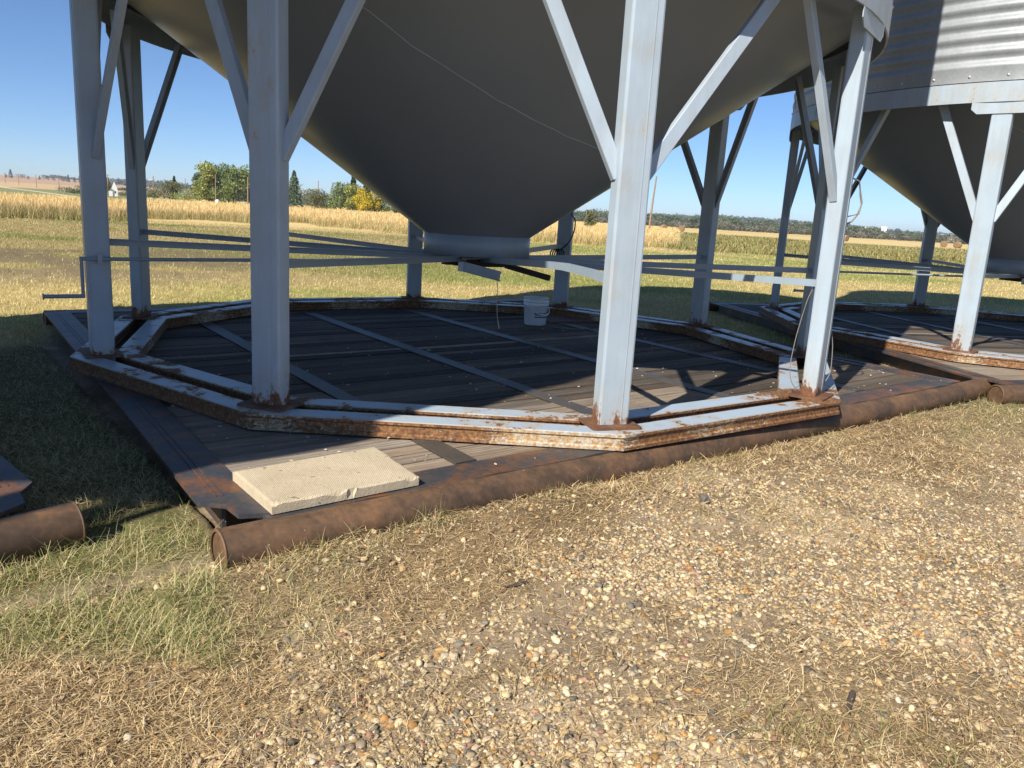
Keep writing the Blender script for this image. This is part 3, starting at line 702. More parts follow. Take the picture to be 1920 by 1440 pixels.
o = b.build('wire_loop', MAT['cable_grey']); tag(o, 'double grey wire loop sticking out behind the sunlit right leg', 'wire')
def smooth(pts, k=6):
    P = [Vector(p) for p in pts]; o_ = []
    for i in range(len(P)-1):
        a = P[max(i-1, 0)]; b_ = P[i]; c = P[i+1]; d = P[min(i+2, len(P)-1)]
        for q_ in range(k):
            t = q_/k; o_.append(.5*((2*b_)+(c-a)*t+(2*a-5*b_+4*c-d)*t*t+(3*b_-a-3*c+d)*t**3))
    return o_+[P[-1]]
b = MB(); b.tube(smooth([(2.25, 5.95, 1.23), (2.188, 5.9, 1.119), (2.143, 5.88, .914), (2.119, 5.86, .789), (2.10, 5.84, .623), (2.111, 5.83, .52), (2.152, 5.83, .45), (2.235, 5.83, .412)]), .003, 6)
o = b.build('dangling_wire', MAT['cable_grey']); tag(o, 'thin wire drooping from the spoke to the foot of the sunlit right leg', 'wire')
b = MB(); b.tube(smooth([(2.40, 5.95, .94), (2.422, 5.96, .882), (2.452, 5.97, .76), (2.464, 5.97, .593), (2.452, 5.96, .529), (2.40, 5.94, .44)]), .0035, 6)
o = b.build('wire_stub', MAT['cable_grey']); tag(o, 'short pale wire curling down behind the foot of the sunlit right leg', 'wire')
b = MB(); b.tube(smooth([(.70, 10.93, 1.76), (.681, 10.85, 1.667), (.722, 10.8, 1.599), (.729, 10.8, 1.507), (.708, 10.8, 1.399), (.657, 10.8, 1.289), (.583, 10.8, 1.213), (.533, 10.8, 1.188), (.47, 10.8, 1.20)]), .009, 8)
for k in range(4):
    b.tube([(.47+.03*k+.05*math.cos(t), 10.80+.012*k, 1.12+.075*math.sin(t)) for t in np.linspace(0, 2*math.pi, 18)], .009, 8, True, False)
o = b.build('coiled_cable', MAT['cable']); tag(o, 'black cable coiled over a spoke on a shaded far leg behind the pail', 'cable')

# ------------------------------------------------------------------ loose ground cover
def view_points(n, r0, r1, a0=-42, a1=42, power=1.0):
    a = np.radians(RNG.uniform(a0, a1, n)); r = r0*(r1/r0)**(RNG.random(n)**power); return r*np.sin(a), r*np.cos(a)
def under_skid(x, y):
    o_ = np.zeros(len(x), bool)
    for c, yw in ((C1, YAW1), (S2, YAW2), (S0, YAW0)):
        a = rad(yw); dx = x-c[0]; dy = y-c[1]; u = dx*math.cos(a)+dy*math.sin(a); v = -dx*math.sin(a)+dy*math.cos(a)
        o_ |= (u > -3.42+.048*v) & (u < 3.55+.048*v) & (v > -3.30) & (v < 3.62)
        o_ |= (u > -3.62) & (u < 4.02) & (np.abs(v+3.31) < .10)
    return o_
def pick(n, r0, r1, prob, **kw):
    x, y = view_points(n, r0, r1, **kw); p = prob(x, y); k = (RNG.random(len(x)) < p) & ~under_skid(x, y); return x[k], y[k]
def stones(name, x, y, size, sub, label):
    bm = bmesh.new(); bmesh.ops.create_icosphere(bm, subdivisions=sub, radius=1); bv = np.array([v.co for v in bm.verts]); bf = np.array([[v.index for v in f.verts] for f in bm.faces]); bm.free()
    n = len(x); N = len(bv)
    sc = size[:, None]*np.stack([RNG.uniform(.8, 1.3, n), RNG.uniform(.6, 1.0, n), RNG.uniform(.40, .72, n)], 1)
    jit = 1+RNG.normal(0, .13, (n, N, 1)); P = bv[None]*jit*sc[:, None]
    P = np.sign(P)*np.abs(P)
    a = RNG.uniform(0, 2*np.pi, n); ca, sa = np.cos(a)[:, None], np.sin(a)[:, None]; t = RNG.normal(0, .3, n)[:, None]
    X = P[..., 0]*ca-P[..., 1]*sa; Y = P[..., 0]*sa+P[..., 1]*ca; Zc = P[..., 2]+t*P[..., 0]
    zg = ground_z(x, y)+sc[:, 2]*RNG.uniform(.0, .6, n)
    V = np.stack([X+x[:, None], Y+y[:, None], Zc+zg[:, None]], -1).reshape(-1, 3)
    F = (bf[None]+(np.arange(n)*N)[:, None, None]).reshape(-1, 3)
    pal = np.array([(.64, .53, .34), (.70, .60, .43), (.55, .41, .23), (.46, .36, .25), (.25, .235, .21), (.15, .145, .135), (.66, .60, .50), (.46, .27, .11), (.40, .24, .19), (.52, .43, .32), (.33, .27, .21)])
    pr = np.array([.17, .15, .13, .12, .08, .05, .07, .05, .03, .09, .06]); k = RNG.choice(len(pal), n, p=pr/pr.sum())
    col = pal[k]*np.array((1.05, .985, .855))*RNG.uniform(.62, 1.02, (n, 1)); col = np.repeat(col, N, 0)
    me = np_mesh(name, V, F, MAT['stone'], col, sub > 1); tag(link(name, me), label, 'gravel', kind='stuff')
def gprob(x, y):
    th, gr, gv, lw, ba = weights(x, y); cl = fbm(x, y, 3.2, 3, 51); return np.clip(gv*(.42+.8*sstep(.34, .60, cl))+.12*th, 0, 1)*(1-lw)
x, y = pick(34000, 1.5, 3.3, gprob); s_ = np.clip(RNG.lognormal(math.log(.0058), .50, len(x)), .0025, .019)
stones('gravel', x, y, s_, 2, 'tan and grey pebbles strewn over the bare soil in the foreground')
x, y = pick(115000, 3.0, 9.0, gprob); s_ = np.clip(RNG.lognormal(math.log(.0066), .46, len(x)), .003, .019)
stones('gravel', x, y, s_, 1, 'finer looking gravel spread farther off along the pipe of the centre skid')

for a0_, a1_ in ((-85, -40), (40, 85)):
    x, y = pick(26000, 1.2, 9.0, gprob, a0=a0_, a1=a1_); s_ = np.clip(RNG.lognormal(math.log(.0068), .46, len(x)), .003, .019)
    stones('gravel', x, y, s_, 1, 'gravel of the yard beyond the '+('left' if a0_ < 0 else 'right')+' edge of the picture')
def blades(name, x, y, h, wd, lean, col, mat, label, cat, segs=2, curl=.5, flat=0.0):
    """bent blades or stalks; lean 0 upright .. 1 lying"""
    n = len(x); a = RNG.uniform(0, 2*np.pi, n); dx, dy = np.cos(a), np.sin(a); px, py = -dy, dx
    z0 = ground_z(x, y); V = np.zeros((n, (segs+1)*2, 3)); cb = RNG.normal(0, curl, n)
    for s_ in range(segs+1):
        t = s_/segs; th = lean*(np.pi/2)*(.55+.45*t) if not flat else np.full(n, np.pi/2)-lean
        # accumulate along the stalk
        if s_ == 0: cx = np.zeros(n); cy = np.zeros(n); cz = np.zeros(n)
        else:
            l = h/segs; sw = cb*t; ddx = dx*np.cos(sw)-dy*np.sin(sw); ddy = dx*np.sin(sw)+dy*np.cos(sw)
            cx = cx+ddx*l*np.sin(th); cy = cy+ddy*l*np.sin(th); cz = cz+l*np.cos(th)
        ww = wd*(1-.8*t if not flat else 1-.35*t)/2
        V[:, 2*s_] = np.stack([x+cx-px*ww, y+cy-py*ww, z0+cz+(flat if flat else 0)], 1)
        V[:, 2*s_+1] = np.stack([x+cx+px*ww, y+cy+py*ww, z0+cz+(flat if flat else 0)], 1)
    if flat: V[..., 2] += (RNG.random(n)**2*(.012+.075*np.clip(fbm(x, y, 5.5, 3, 77)-.42, 0, 1)))[:, None]
    k = (segs+1)*2; F = np.array([[2*s_, 2*s_+1, 2*s_+3, 2*s_+2] for s_ in range(segs)])
    F = (F[None]+(np.arange(n)*k)[:, None, None]).reshape(-1, 4)
    me = np_mesh(name, V.reshape(-1, 3), F, mat, np.repeat(col, k, 0)); tag(link(name, me), label, cat, kind='stuff')
def cmix(n, cols, ps, v=.25):
    cols = np.array(cols); k = RNG.choice(len(cols), n, p=np.array(ps)/sum(ps)); return cols[k]*RNG.uniform(1-v, 1+v, (n, 1))
STRAW = [(.74, .57, .31), (.58, .42, .215), (.38, .26, .13), (.78, .65, .42), (.20, .135, .075)]  # darkest tone paints shading between the stalks
def thprob(x, y):
    th, gr, gv, lw, ba = weights(x, y); return np.clip(th*1.0+.30*gv*fbm(x, y, 4, 3, 71)+.45*gr, 0, 1)*(1-lw)
x, y = pick(330000, 1.3, 8.5, thprob, a0=-75, a1=75); n = len(x)
blades('dry_thatch', x, y, RNG.uniform(.018, .065, n)*(.8+.06*np.hypot(x, y)), RNG.uniform(.0010, .0024, n)*(.75+.14*np.hypot(x, y)), RNG.normal(0, .28, n), cmix(n, STRAW, (3, 4, 3, 1.5, 2)), MAT['straw'], 'brown dry cut grass lying matted along the pipe and lower left', 'dry grass', 3, .7, .004)
x, y = pick(120000, 4.0, 9.5, thprob); n = len(x)
blades('dry_thatch', x, y, RNG.uniform(.025, .09, n), RNG.uniform(.0018, .0038, n), RNG.normal(.05, .30, n), cmix(n, STRAW, (4, 4, 2, 2, 1)), MAT['straw'], 'golden dry thatch farther along the pipe, between gravel and centre skid', 'dry grass', 3, .7, .004)
x, y = pick(3000, 1.5, 6.5, lambda x, y: np.clip(thprob(x, y)+.2, 0, 1)*(1-weights(x, y)[3])); n = len(x)
blades('straw_stems', x, y, RNG.uniform(.05, .15, n), RNG.uniform(.0018, .0034, n), RNG.normal(.02, .10, n), cmix(n, [(.60, .48, .27), (.50, .37, .18), (.28, .18, .09)], (3, 3, 2)), MAT['straw'], 'long pale loose straw stems scattered over thatch and pebbles', 'straw', 3, .25, .008)
def grprob(x, y):
    th, gr, gv, lw, ba = weights(x, y); return np.clip(gr, 0, 1)*(1-lw)
x, y = pick(230000, 1.9, 14, grprob, a0=-75); n = len(x)
blades('green_grass', x, y, RNG.uniform(.03, .13, n)*(.55+.9*fbm(x, y, 3.5, 2, 19)), RNG.uniform(.0016, .0034, n), RNG.uniform(.45, 1.2, n), cmix(n, [(.25, .29, .085), (.15, .21, .05), (.56, .50, .24), (.66, .58, .33)], (3, 2.2, 3.6, 3)), MAT['leaf'], 'green and straw coloured lawn grass between the left skid and the centre skid', 'grass', 3, .5)
def lwprob(x, y):
    r = np.hypot(x, y); bp = sstep(13, 17, r)*sstep(27, 22, r)*sstep(-2, -8, x)*sstep(.44, .56, fbm(x, y, .5, 4, 21))
    return weights(x, y)[3]*(.5+.5*fbm(x, y, .8, 3, 33))*(1-.8*bp)
x, y = pick(300000, 6.0, 52, lwprob, a0=-40, a1=38); n = len(x); r = np.hypot(x, y)
cdry = cmix(n, [(.66, .54, .25), (.52, .42, .17), (.72, .62, .34)], (3, 3, 1.5)); cgr = cmix(n, [(.36, .38, .11), (.25, .29, .075), (.46, .45, .17)], (3, 2, 2))
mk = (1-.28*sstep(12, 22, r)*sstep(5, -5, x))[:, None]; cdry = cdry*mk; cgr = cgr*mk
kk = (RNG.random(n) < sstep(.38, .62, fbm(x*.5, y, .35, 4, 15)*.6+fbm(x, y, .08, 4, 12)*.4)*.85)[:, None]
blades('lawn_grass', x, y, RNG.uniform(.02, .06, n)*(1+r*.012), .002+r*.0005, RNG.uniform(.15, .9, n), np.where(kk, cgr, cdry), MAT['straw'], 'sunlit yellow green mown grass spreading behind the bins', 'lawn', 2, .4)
# tufts against the front pipe
u = RNG.uniform(-3.5, 3.9, 2600); u = u[RNG.random(len(u)) < sstep(.50, .85, vnoise(u, u*0, 3.1, 81))]; v = -3.33-.10-np.abs(RNG.normal(0, .05, len(u)))
x = C1[0]+u*U1[0]+v*V1[0]; y = C1[1]+u*U1[1]+v*V1[1]; n = len(x)
blades('pipe_tufts', x, y, RNG.uniform(.02, .13, n)*RNG.uniform(.4, 1, n), RNG.uniform(.0016, .003, n), RNG.uniform(.1, 1.0, n), cmix(n, [(.34, .28, .12), (.20, .22, .07), (.50, .39, .20)], (3, 2, 2)), MAT['straw'], 'thin grass tufts standing against the front pipe of the centre skid', 'grass', 3, .5)
# tall dead grass and the wheat beyond
def strip(x, y):
    az = np.degrees(np.arctan2(x, y)); r = np.hypot(x, y)
    near = np.interp(az, [-45, -34, -29, -24, -19, -16, -8, 0, 4, 7, 9.5, 11], [42, 46, 50, 55, 56, 62, 52, 49, 50, 50, 51, 53]); return az, r, near
def tall(x, y):
    az, r, near = strip(x, y); return (np.abs(r-near-4-2*(fbm(x, y, .15, 3, 61)-.5)*6) < 4.5)*np.where(az < -15, 1., .35)*(az < 11.5)
x, y = pick(130000, 38, 72, tall, a0=-40, a1=13); n = len(x); az, r, near = strip(x, y)
gr_ = RNG.random(n) < .74
blades('tall_dry_grass', x, y, np.where(gr_, RNG.uniform(.25, .7, n), RNG.uniform(.45, .95, n)), np.full(n, .026), RNG.uniform(.05, .6, n), np.where(gr_[:, None], cmix(n, [(.26, .26, .09), (.34, .30, .12), (.18, .20, .065)], (3, 3, 2)), cmix(n, [(.55, .38, .20), (.48, .34, .18)], (1, 1))), MAT['straw'], 'strip of rank green and brown tall grass along the near edge of the wheat', 'tall grass', 2, .3)
def wheat(x, y):
    az, r, near = strip(x, y); return ((r > near+np.where(az < -13, 6.5, 2.5)) & (r < np.where(az < -25.5, 130, 330)) & (az < 10.8+.5*np.sin(r)))*1.0
x, y = pick(230000, 46, 330, wheat, a0=-40, a1=12, power=1.35); n = len(x); r = np.hypot(x, y)
blades('wheat_crop', x, y, RNG.uniform(.8, 1.1, n)*(.36+.54*sstep(0, 22, r-strip(x, y)[2])), .010+r*.0006, RNG.uniform(.15, .9, n), cmix(n, [(.74, .56, .26), (.66, .48, .21), (.80, .64, .33)], (3, 2, 2), .12), MAT['straw'], 'ripe golden standing wheat field stretching to the trees', 'wheat', 2, .3)
x, y = pick(60000, 52, 175, lambda x, y: (np.degrees(np.arctan2(x, y)) > 10.5)*sstep(.42, .6, fbm(x, y*.35, .12, 3, 91)), a0=10, a1=40); n = len(x); r = np.hypot(x, y)
blades('weedy_growth', x, y, RNG.uniform(.12, .4, n), .02+r*.0011, RNG.uniform(.1, .7, n), cmix(n, [(.20, .21, .07), (.30, .26, .10), (.42, .32, .14)], (3, 2, 2)), MAT['straw'], 'rough green weedy pasture right of the wheat', 'weeds', 2, .3)
# weeds in the lower right corner
x = np.concatenate([RNG.normal(.93, .10, 240), RNG.normal(1.28, .16, 260)]); y = np.concatenate([RNG.normal(2.08, .10, 240), RNG.normal(2.06, .08, 260)]); n = len(x)
blades('corner_weeds', x, y, RNG.uniform(.03, .12, n), RNG.uniform(.0025, .0045, n), RNG.uniform(.3, 1, n), cmix(n, [(.16, .19, .05), (.42, .33, .16), (.26, .17, .09)], (2, 3, 3)), MAT['straw'], 'low withered weeds in the lower right corner of the gravel', 'weeds', 3, .9)

# spilled grain and droppings on the deck
u = RNG.uniform(-3.2, 3.5, 420); v = RNG.uniform(-3.2, 1.0, 420); x = C1[0]+(u+.048*v)*U1[0]+v*V1[0]; y = C1[1]+(u+.048*v)*U1[1]+v*V1[1]
n = len(x); a = RNG.uniform(0, 6.28, n); s_ = RNG.lognormal(math.log(.006), .45, n); V = np.zeros((n, 5, 3))
for i in range(4):
    V[:, i] = np.stack([x+s_*np.cos(a+i*1.57)*(1.5 if i % 2 else .8), y+s_*np.sin(a+i*1.57)*(1.5 if i % 2 else .8), np.full(n, DECK+.003)], 1)
V[:, 4] = np.stack([x, y, DECK+.003+s_*.6], 1)
F = np.array([[0, 1, 4], [1, 2, 4], [2, 3, 4], [3, 0, 4]]); F = (F[None]+(np.arange(n)*5)[:, None, None]).reshape(-1, 3)
me = np_mesh('spilled_grain', V.reshape(-1, 3), F, MAT['stone'], np.repeat(cmix(n, [(.62, .55, .44), (.55, .40, .25)], (3, 1)), 5, 0))
tag(link('spilled_grain', me), 'pale spilled grain flecks scattered over the timber deck', 'spilled grain', kind='stuff')

# a few bits lying on the gravel
def lump(name, p, s, mat, label, cat, rz=0., seed=0):
    bm = bmesh.new(); bmesh.ops.create_icosphere(bm, subdivisions=2, radius=1); rr = random.Random(seed)
    for v in bm.verts:
        k = 1+rr.uniform(-.16, .16); v.co = Vector((max(-.75, min(.75, v.co.x))*s[0]*k, max(-.75, min(.75, v.co.y))*s[1]*k, max(-.7, min(.7, v.co.z))*s[2]*k))
    me = bpy.data.meshes.new(name); bm.to_mesh(me); bm.free(); o_ = link(name, me, None, mat); o_.location = p; o_.rotation_euler = (0, 0, rz); tag(o_, label, cat)
lump('stone_block', (1.09, 4.07, GZ+.03), (.030, .034, .036), MAT['grey_stone'], 'small upright dark grey stone on the gravel below the pipe', 'stone', .4, 2)
b = MB(); b.tube(smooth([(0, 0, .012), (.05, .012, .022), (.11, .05, .018)], 4), [.004]*5+[.009]*4, 8); o = b.build('twig', MAT['twig']); o.location = (-.0, 2.92, GZ); tag(o, 'short dark twig lying on the pebbles in the middle foreground', 'twig')
b = MB(); b.tube(smooth([(0, 0, .012), (.02, .05, .02), (.055, .11, .03)], 4), [.004, .005, .006, .008, .009, .010, .011, .011, .009], 8); o = b.build('stick', MAT['twig']); o.location = (1.12, 2.19, GZ); tag(o, 'dark stubby stick in the dry grass at lower right', 'stick')

# ------------------------------------------------------------------ trees
def crown_mesh(name, blobs, n, leaf, cols, ps, conifer=None, seed=0):
    g = np.random.default_rng(seed); P = []; Nn = []
    if conifer:
        H, rb = conifer; t = g.random(n)**.8; lay = np.floor(t*14)/14; fr = (t*14) % 1
        rr = rb*(1-t)*(.55+.45*(1-fr))*(.35+.65*g.random(n)**.5)+.1; a = g.uniform(0, 2*np.pi, n); rr = rr*(.8+.35*np.sin(a*5+lay*40))
        P = np.stack([rr*np.cos(a), rr*np.sin(a), .06*H+t*H*.94-rr*.15], 1)
    else:
        vol = np.array([b[3]*b[4]*b[5] for b in blobs])**.75; k = g.choice(len(blobs), n, p=vol/vol.sum()); B = np.array(blobs)[k]
        d = g.normal(0, 1, (n, 3)); d /= np.linalg.norm(d, axis=1)[:, None]; rr = g.random(n)**.38
        rr = rr*(.82+.36*vnoise(d[:, 0]*3+k*5, d[:, 1]*3+d[:, 2]*2, 1.2, seed % 7)); P = B[:, :3]+d*rr[:, None]*B[:, 3:6]
        kc = g.normal(0, 1, (len(blobs), 1))[k]
    s_ = leaf*g.uniform(.6, 1.4, n); q1 = g.normal(0, 1, (n, 3)); q1 /= np.linalg.norm(q1, axis=1)[:, None]
    q2 = np.cross(q1, g.normal(0, 1, (n, 3))); q2 /= np.linalg.norm(q2, axis=1)[:, None]
    V = np.stack([P-q1*s_[:, None]*.6, P+q2*s_[:, None]*.4, P+q1*s_[:, None]*.6, P-q2*s_[:, None]*.4], 1).reshape(-1, 3)
    F = np.arange(4*n).reshape(-1, 4); cols = np.array(cols); c = cols[g.choice(len(cols), n, p=np.array(ps)/sum(ps))]*g.uniform(.65, 1.35, (n, 1))
    return np_mesh(name, V, F, MAT['leaf'], np.repeat(np.clip(c, 0, 1), 4, 0))
GRN = [(.20, .26, .09), (.30, .345, .115), (.12, .17, .06)]; YG = [(.33, .36, .11), (.48, .45, .13), (.20, .26, .085)]
YEL = [(0.713, 0.552, 0.046), (0.575, 0.483, 0.057), (0.287, 0.299, 0.057)]; DKG = [(0.063, 0.105, 0.056), (0.098, 0.14, 0.07), (0.042, 0.07, 0.042)]; OLV = [(0.18, 0.195, 0.09), (0.27, 0.24, 0.12), (0.105, 0.135, 0.068)]
BLU = [(0.144, 0.208, 0.128), (0.208, 0.272, 0.16), (0.096, 0.144, 0.096)]
_tid = [0]
def tree(name, x, y, h, wd, cols, label, cat='tree', con=False, n=2600, leaf=None, ps=(3, 2, 2), trunk=True, group=None):
    _tid[0] += 1; sd_ = _tid[0]*13; rr = random.Random(sd_); z = float(ground_z(np.array([x]), np.array([y]))[0]); r = empty(name, (x, y, z-.05))
    leaf = leaf or max(.22, h*.045)
    if con:
        cm = crown_mesh('crown', None, n, leaf, cols, ps, (h, wd/2), sd_)
    else:
        bl = []
        for i in range(16):
            t = rr.uniform(.22, .88); w_ = wd/2*math.sqrt(max(.05, 1-((t-.48)/.56)**2)); a = rr.uniform(0, 6.28); q_ = rr.uniform(.25, .75)*w_
            s_ = rr.uniform(.26, .44)*wd*.62; bl.append((q_*math.cos(a), q_*math.sin(a), t*h, s_, s_, min(s_*1.1, h*.17)))
        bl.append((0, 0, .86*h, wd*.16, wd*.16, h*.13)); bl.append((0, 0, .35*h, wd*.3, wd*.3, h*.25))
        cm = crown_mesh('crown', bl, n, leaf, cols, ps, None, sd_)
    link('crown', cm, r)
    if trunk:
        b = MB(); b.tube([(0, 0, 0), (.02*h*rr.uniform(-1, 1), 0, h*.3), (0, .02*h*rr.uniform(-1, 1), h*.62), (0, 0, h*.9)], [h*.022, h*.017, h*.010, h*.003], 7)
        for i in range(6):
            t = rr.uniform(.25, .7); a = rr.uniform(0, 6.28); b.tube([(0, 0, h*t), (wd*.17*math.cos(a), wd*.17*math.sin(a), h*(t+.08)), (wd*.33*math.cos(a), wd*.33*math.sin(a), h*(t+.17))], [h*.008, h*.005, h*.002], 5)
        b.build('trunk', MAT['bark'], r)
    tag(r, label, cat, group)
    return r
def at(px, D):
    """ground point at forward distance D in the direction tan = px"""
    return px*D, D
TG = 'trees beyond the wheat on the left'
T = lambda nm, t, D, h, wd, c, lab, **k: tree(nm, t*D, D, h, wd, c, lab, group=TG, **k)
T('poplar_tree', -.392, 205, 10.4, 9.1, YG, 'tall yellow green poplar, left half of the big pair left of the front leg', n=4200)
T('poplar_tree', -.362, 205, 10.2, 11.9, GRN, 'tall mid green poplar beside the front left leg, right half of the big pair', n=5000)
T('poplar_tree', -.338, 215, 9.6, 9.8, GRN, 'green poplar mostly hidden behind the front left leg', n=3000)
T('spruce_tree', -.405, 208, 8.0, 4.2, BLU, 'bluish narrow tree on the left shoulder of the big poplar pair', n=2600)
T('broadleaf_shrub', -.418, 202, 3.6, 9.8, YG, 'low yellowish shrub under the bluish tree by the poplars', cat='shrub', n=1600)
T('broadleaf_tree', -.449, 205, 5.6, 10.2, OLV, 'brownish olive rounded tree left of the dark spruce tip', n=3200)
T('spruce_tree', -.436, 208, 6.6, 3.6, DKG, 'dark spruce tip rising behind the olive rounded tree', con=True, n=1500)
T('hedge_shrub', -.548, 235, 3.2, 14, DKG, 'dark green rounded hedge clump left of the corner leg', cat='hedge', n=2400)
T('broadleaf_tree', -.532, 245, 6.2, 8.4, OLV, 'olive tree standing right behind the left corner leg', n=2200)
T('broadleaf_tree', -.522, 330, 6.6, 6.0, OLV, 'dark olive tree beside the white gabled house', n=2000)
T('broadleaf_shrub', -.498, 310, 3.6, 7.2, DKG, 'dark shrub right of the white gabled house', cat='shrub', n=1500)
T('broadleaf_shrub', -.470, 235, 3.4, 8.4, DKG, 'dark low bush between the second leg and the lamp pole', cat='shrub', n=1400)
T('spruce_tree', -.286, 200, 9.4, 8.0, BLU, 'bluish green spruce just right of the front left leg', con=True, n=3200, leaf=.42)
T('broadleaf_tree', -.260, 190, 5.3, 8.64, OLV, 'rounded olive green tree in the gap right of the spruce', n=3000)
T('broadleaf_shrub', -.245, 190, 4.3, 7.0, OLV, 'grey green bush between the olive tree and the poplars', cat='shrub', n=1600)
T('poplar_tree', -.228, 188, 7.3, 7.0, GRN, 'bright green poplar at the left of the row before the dark spruces', n=3000)
T('poplar_tree', -.213, 186, 6.8, 5.6, YG, 'yellow green poplar next to the golden tree', n=2600)
T('golden_tree', -.199, 182, 6.0, 4.48, YEL, 'bright golden yellow autumn tree before the dark spruces', n=2400, ps=(4, 3, 1))
T('golden_tree', -.185, 184, 6.0, 3.64, YEL, 'narrow yellow topped tree close under the hopper edge', n=1800, ps=(2, 2, 3))
T('poplar_tree', -.176, 186, 4.6, 6.3, GRN, 'green low tree under the hopper edge right of the yellow ones', n=2000)
T('spruce_tree', -.212, 205, 9.9, 5.5, DKG, 'dark pointed spruce rising above the poplar row', con=True, n=3000, leaf=.42)
T('spruce_tree', -.195, 205, 9.0, 6.5, DKG, 'dark broad spruce partly behind the hopper edge', con=True, n=2600, leaf=.42)
T('spruce_tree', -.155, 195, 4.2, 4, DKG, 'small dark spruce lowest along the hopper edge', con=True, n=1200, leaf=.4)
tree('lone_tree', .085*120, 120, 3.1, 2.2, OLV, 'small lone tree standing in the stubble right of the hopper', n=1300, leaf=.22)
# skyline trees far left
HG = 'little trees strung along the far left hillside'
specs = [(a_, b_, c_*.65, d_*1.1, e_) for a_, b_, c_, d_, e_ in [(-.647, 1250, 9, 5, 1), (-.641, 1250, 20, 11, 1), (-.628, 1250, 11, 20, 0), (-.619, 1250, 8, 8, 1), (-.605, 1250, 10, 5, 1), (-.597, 1250, 13, 16, 0), (-.587, 1250, 9, 7, 0), (-.575, 1250, 12, 14, 0), (-.569, 1250, 17, 6, 1), (-.561, 1250, 12, 7, 1), (-.5545, 1250, 12, 5, 1), (-.549, 1250, 8, 8, 1), (-.541, 1250, 10, 28, 0), (-.5185, 1250, 17, 12, 1), (-.528, 1250, 12, 9, 1)]]
names = ['dark speck of a bush at the far left end of the hillside row', 'tallest dark spruce clump of the hillside row behind the first poles', 'wide low bush in the hillside row', 'small dot of a bush right of the wide low one', 'thin spruce between the second and third pole', 'round brownish tree on the hillside right of the thin spruce', 'faint low bush by the third pole', 'brownish bush just right of the third pole', 'slim pointed spruce midway along the hillside row', 'small pointed tree right of the slim spruce', 'narrow tree second right of the slim spruce', 'stubby bush left of the fourth pole', 'long dark bush by the tiny white shed on the hillside', 'pair of dark spruces at the right end of the hillside row', 'dark tree beyond the fourth pole']
for (t, D, h, wd, cn), nm in zip(specs, names): tree('spruce_tree' if cn else 'broadleaf_tree', t*D, D, h, wd, [(.10, .11, .09), (.14, .13, .10), (.07, .085, .08)], nm+', far away', con=bool(cn), n=260, leaf=h*.12, trunk=False, group=HG)
tree('broadleaf_tree', -.632*2700, 2700, 11, 13, [(.10, .11, .11), (.13, .13, .12), (.08, .09, .09)], 'single round tree alone on the left skyline', n=300, leaf=1.6, trunk=False)
for i, t in enumerate(np.linspace(-.590, -.553, 9)): tree('skyline_grove', t*2650, 2650, 19-1.0*i, 40, [(.075, .095, .08), (.10, .12, .095), (.06, .075, .07)], 'dark grove along the left skyline above the pink field', cat='grove', n=900, leaf=2.4, trunk=False, group='dark grove on the left skyline')
# wood on the right and its hills; far leaf colours carry some painted haze
def wood(name, n_tr, a0, a1, r0, r1, hh, cols, label, leaf, per):
    P = []; C = []; g = np.random.default_rng(n_tr)
    a = np.radians(g.uniform(a0, a1, n_tr)); r = g.uniform(r0, r1, n_tr); x = r*np.sin(a); y = r*np.cos(a); h = hh*g.uniform(.6, 1.15, n_tr)*(.75+.5*vnoise(np.degrees(a), r*.01, .8, 5))
    z = ground_z(x, y); n = n_tr*per; k = np.repeat(np.arange(n_tr), per); d = g.normal(0, 1, (n, 3)); d /= np.linalg.norm(d, axis=1)[:, None]; rr = g.random(n)**.4
    p = np.stack([x[k]+d[:, 0]*rr*h[k]*.55, y[k]+d[:, 1]*rr*h[k]*.55, z[k]+h[k]*.5+d[:, 2]*rr*h[k]*.5], 1)
    s_ = leaf*g.uniform(.6, 1.4, n); q1 = g.normal(0, 1, (n, 3)); q1 /= np.linalg.norm(q1, axis=1)[:, None]; q2 = np.cross(q1, g.normal(0, 1, (n, 3))); q2 /= np.linalg.norm(q2, axis=1)[:, None]
    V = np.stack([p-q1*s_[:, None]*.6, p+q2*s_[:, None]*.45, p+q1*s_[:, None]*.6, p-q2*s_[:, None]*.45], 1).reshape(-1, 3)
    tc = np.array(cols)[g.choice(len(cols), n_tr)]*g.uniform(.75, 1.25, (n_tr, 1)); c = tc[k]*g.uniform(.7, 1.3, (n, 1))
    tag(link(name, np_mesh(name, V, np.arange(4*n).reshape(-1, 4), MAT['leaf'], np.repeat(c, 4, 0))), label, 'wood', kind='stuff')
WC = [(.11, .15, .085), (.14, .17, .10), (.18, .18, .12), (.13, .16, .11)]
wood('willow_scrub', 420, 3.5, 40, 430, 470, 3.6, [(.22, .20, .17), (.17, .17, .12), (.25, .23, .19), (.14, .155, .10)], 'grey brown scrub along the far edge of the stubble on the right', .6, 90)
wood('aspen_wood', 520, 3.0, 24, 480, 620, 6.6, WC, 'dark green wood behind the scrub on the right', .9, 110)
wood('aspen_wood', 120, 24, 40, 480, 560, 4.6, WC, 'lower thinning wood at the far right behind the bales', .8, 90)
wood('hill_wood', 700, 2, 24, 1500, 2600, 10, [(.13, .17, .15), (.16, .19, .17)], 'dark wooded ridge on the right horizon', 2.6, 60)  # greyed blue-green leaves stand in for distance haze
wood('hill_wood', 240, 24, 36, 1900, 2500, 9, [(.15, .18, .16), (.18, .20, .18)], 'faint wooded rise on the far right horizon', 2.6, 60)
wood('hill_wood', 420, -29, -14, 1500, 2600, 12, [(.14, .165, .165), (.17, .19, .185)], 'dark wooded hills beyond the house on the left', 2.6, 60)

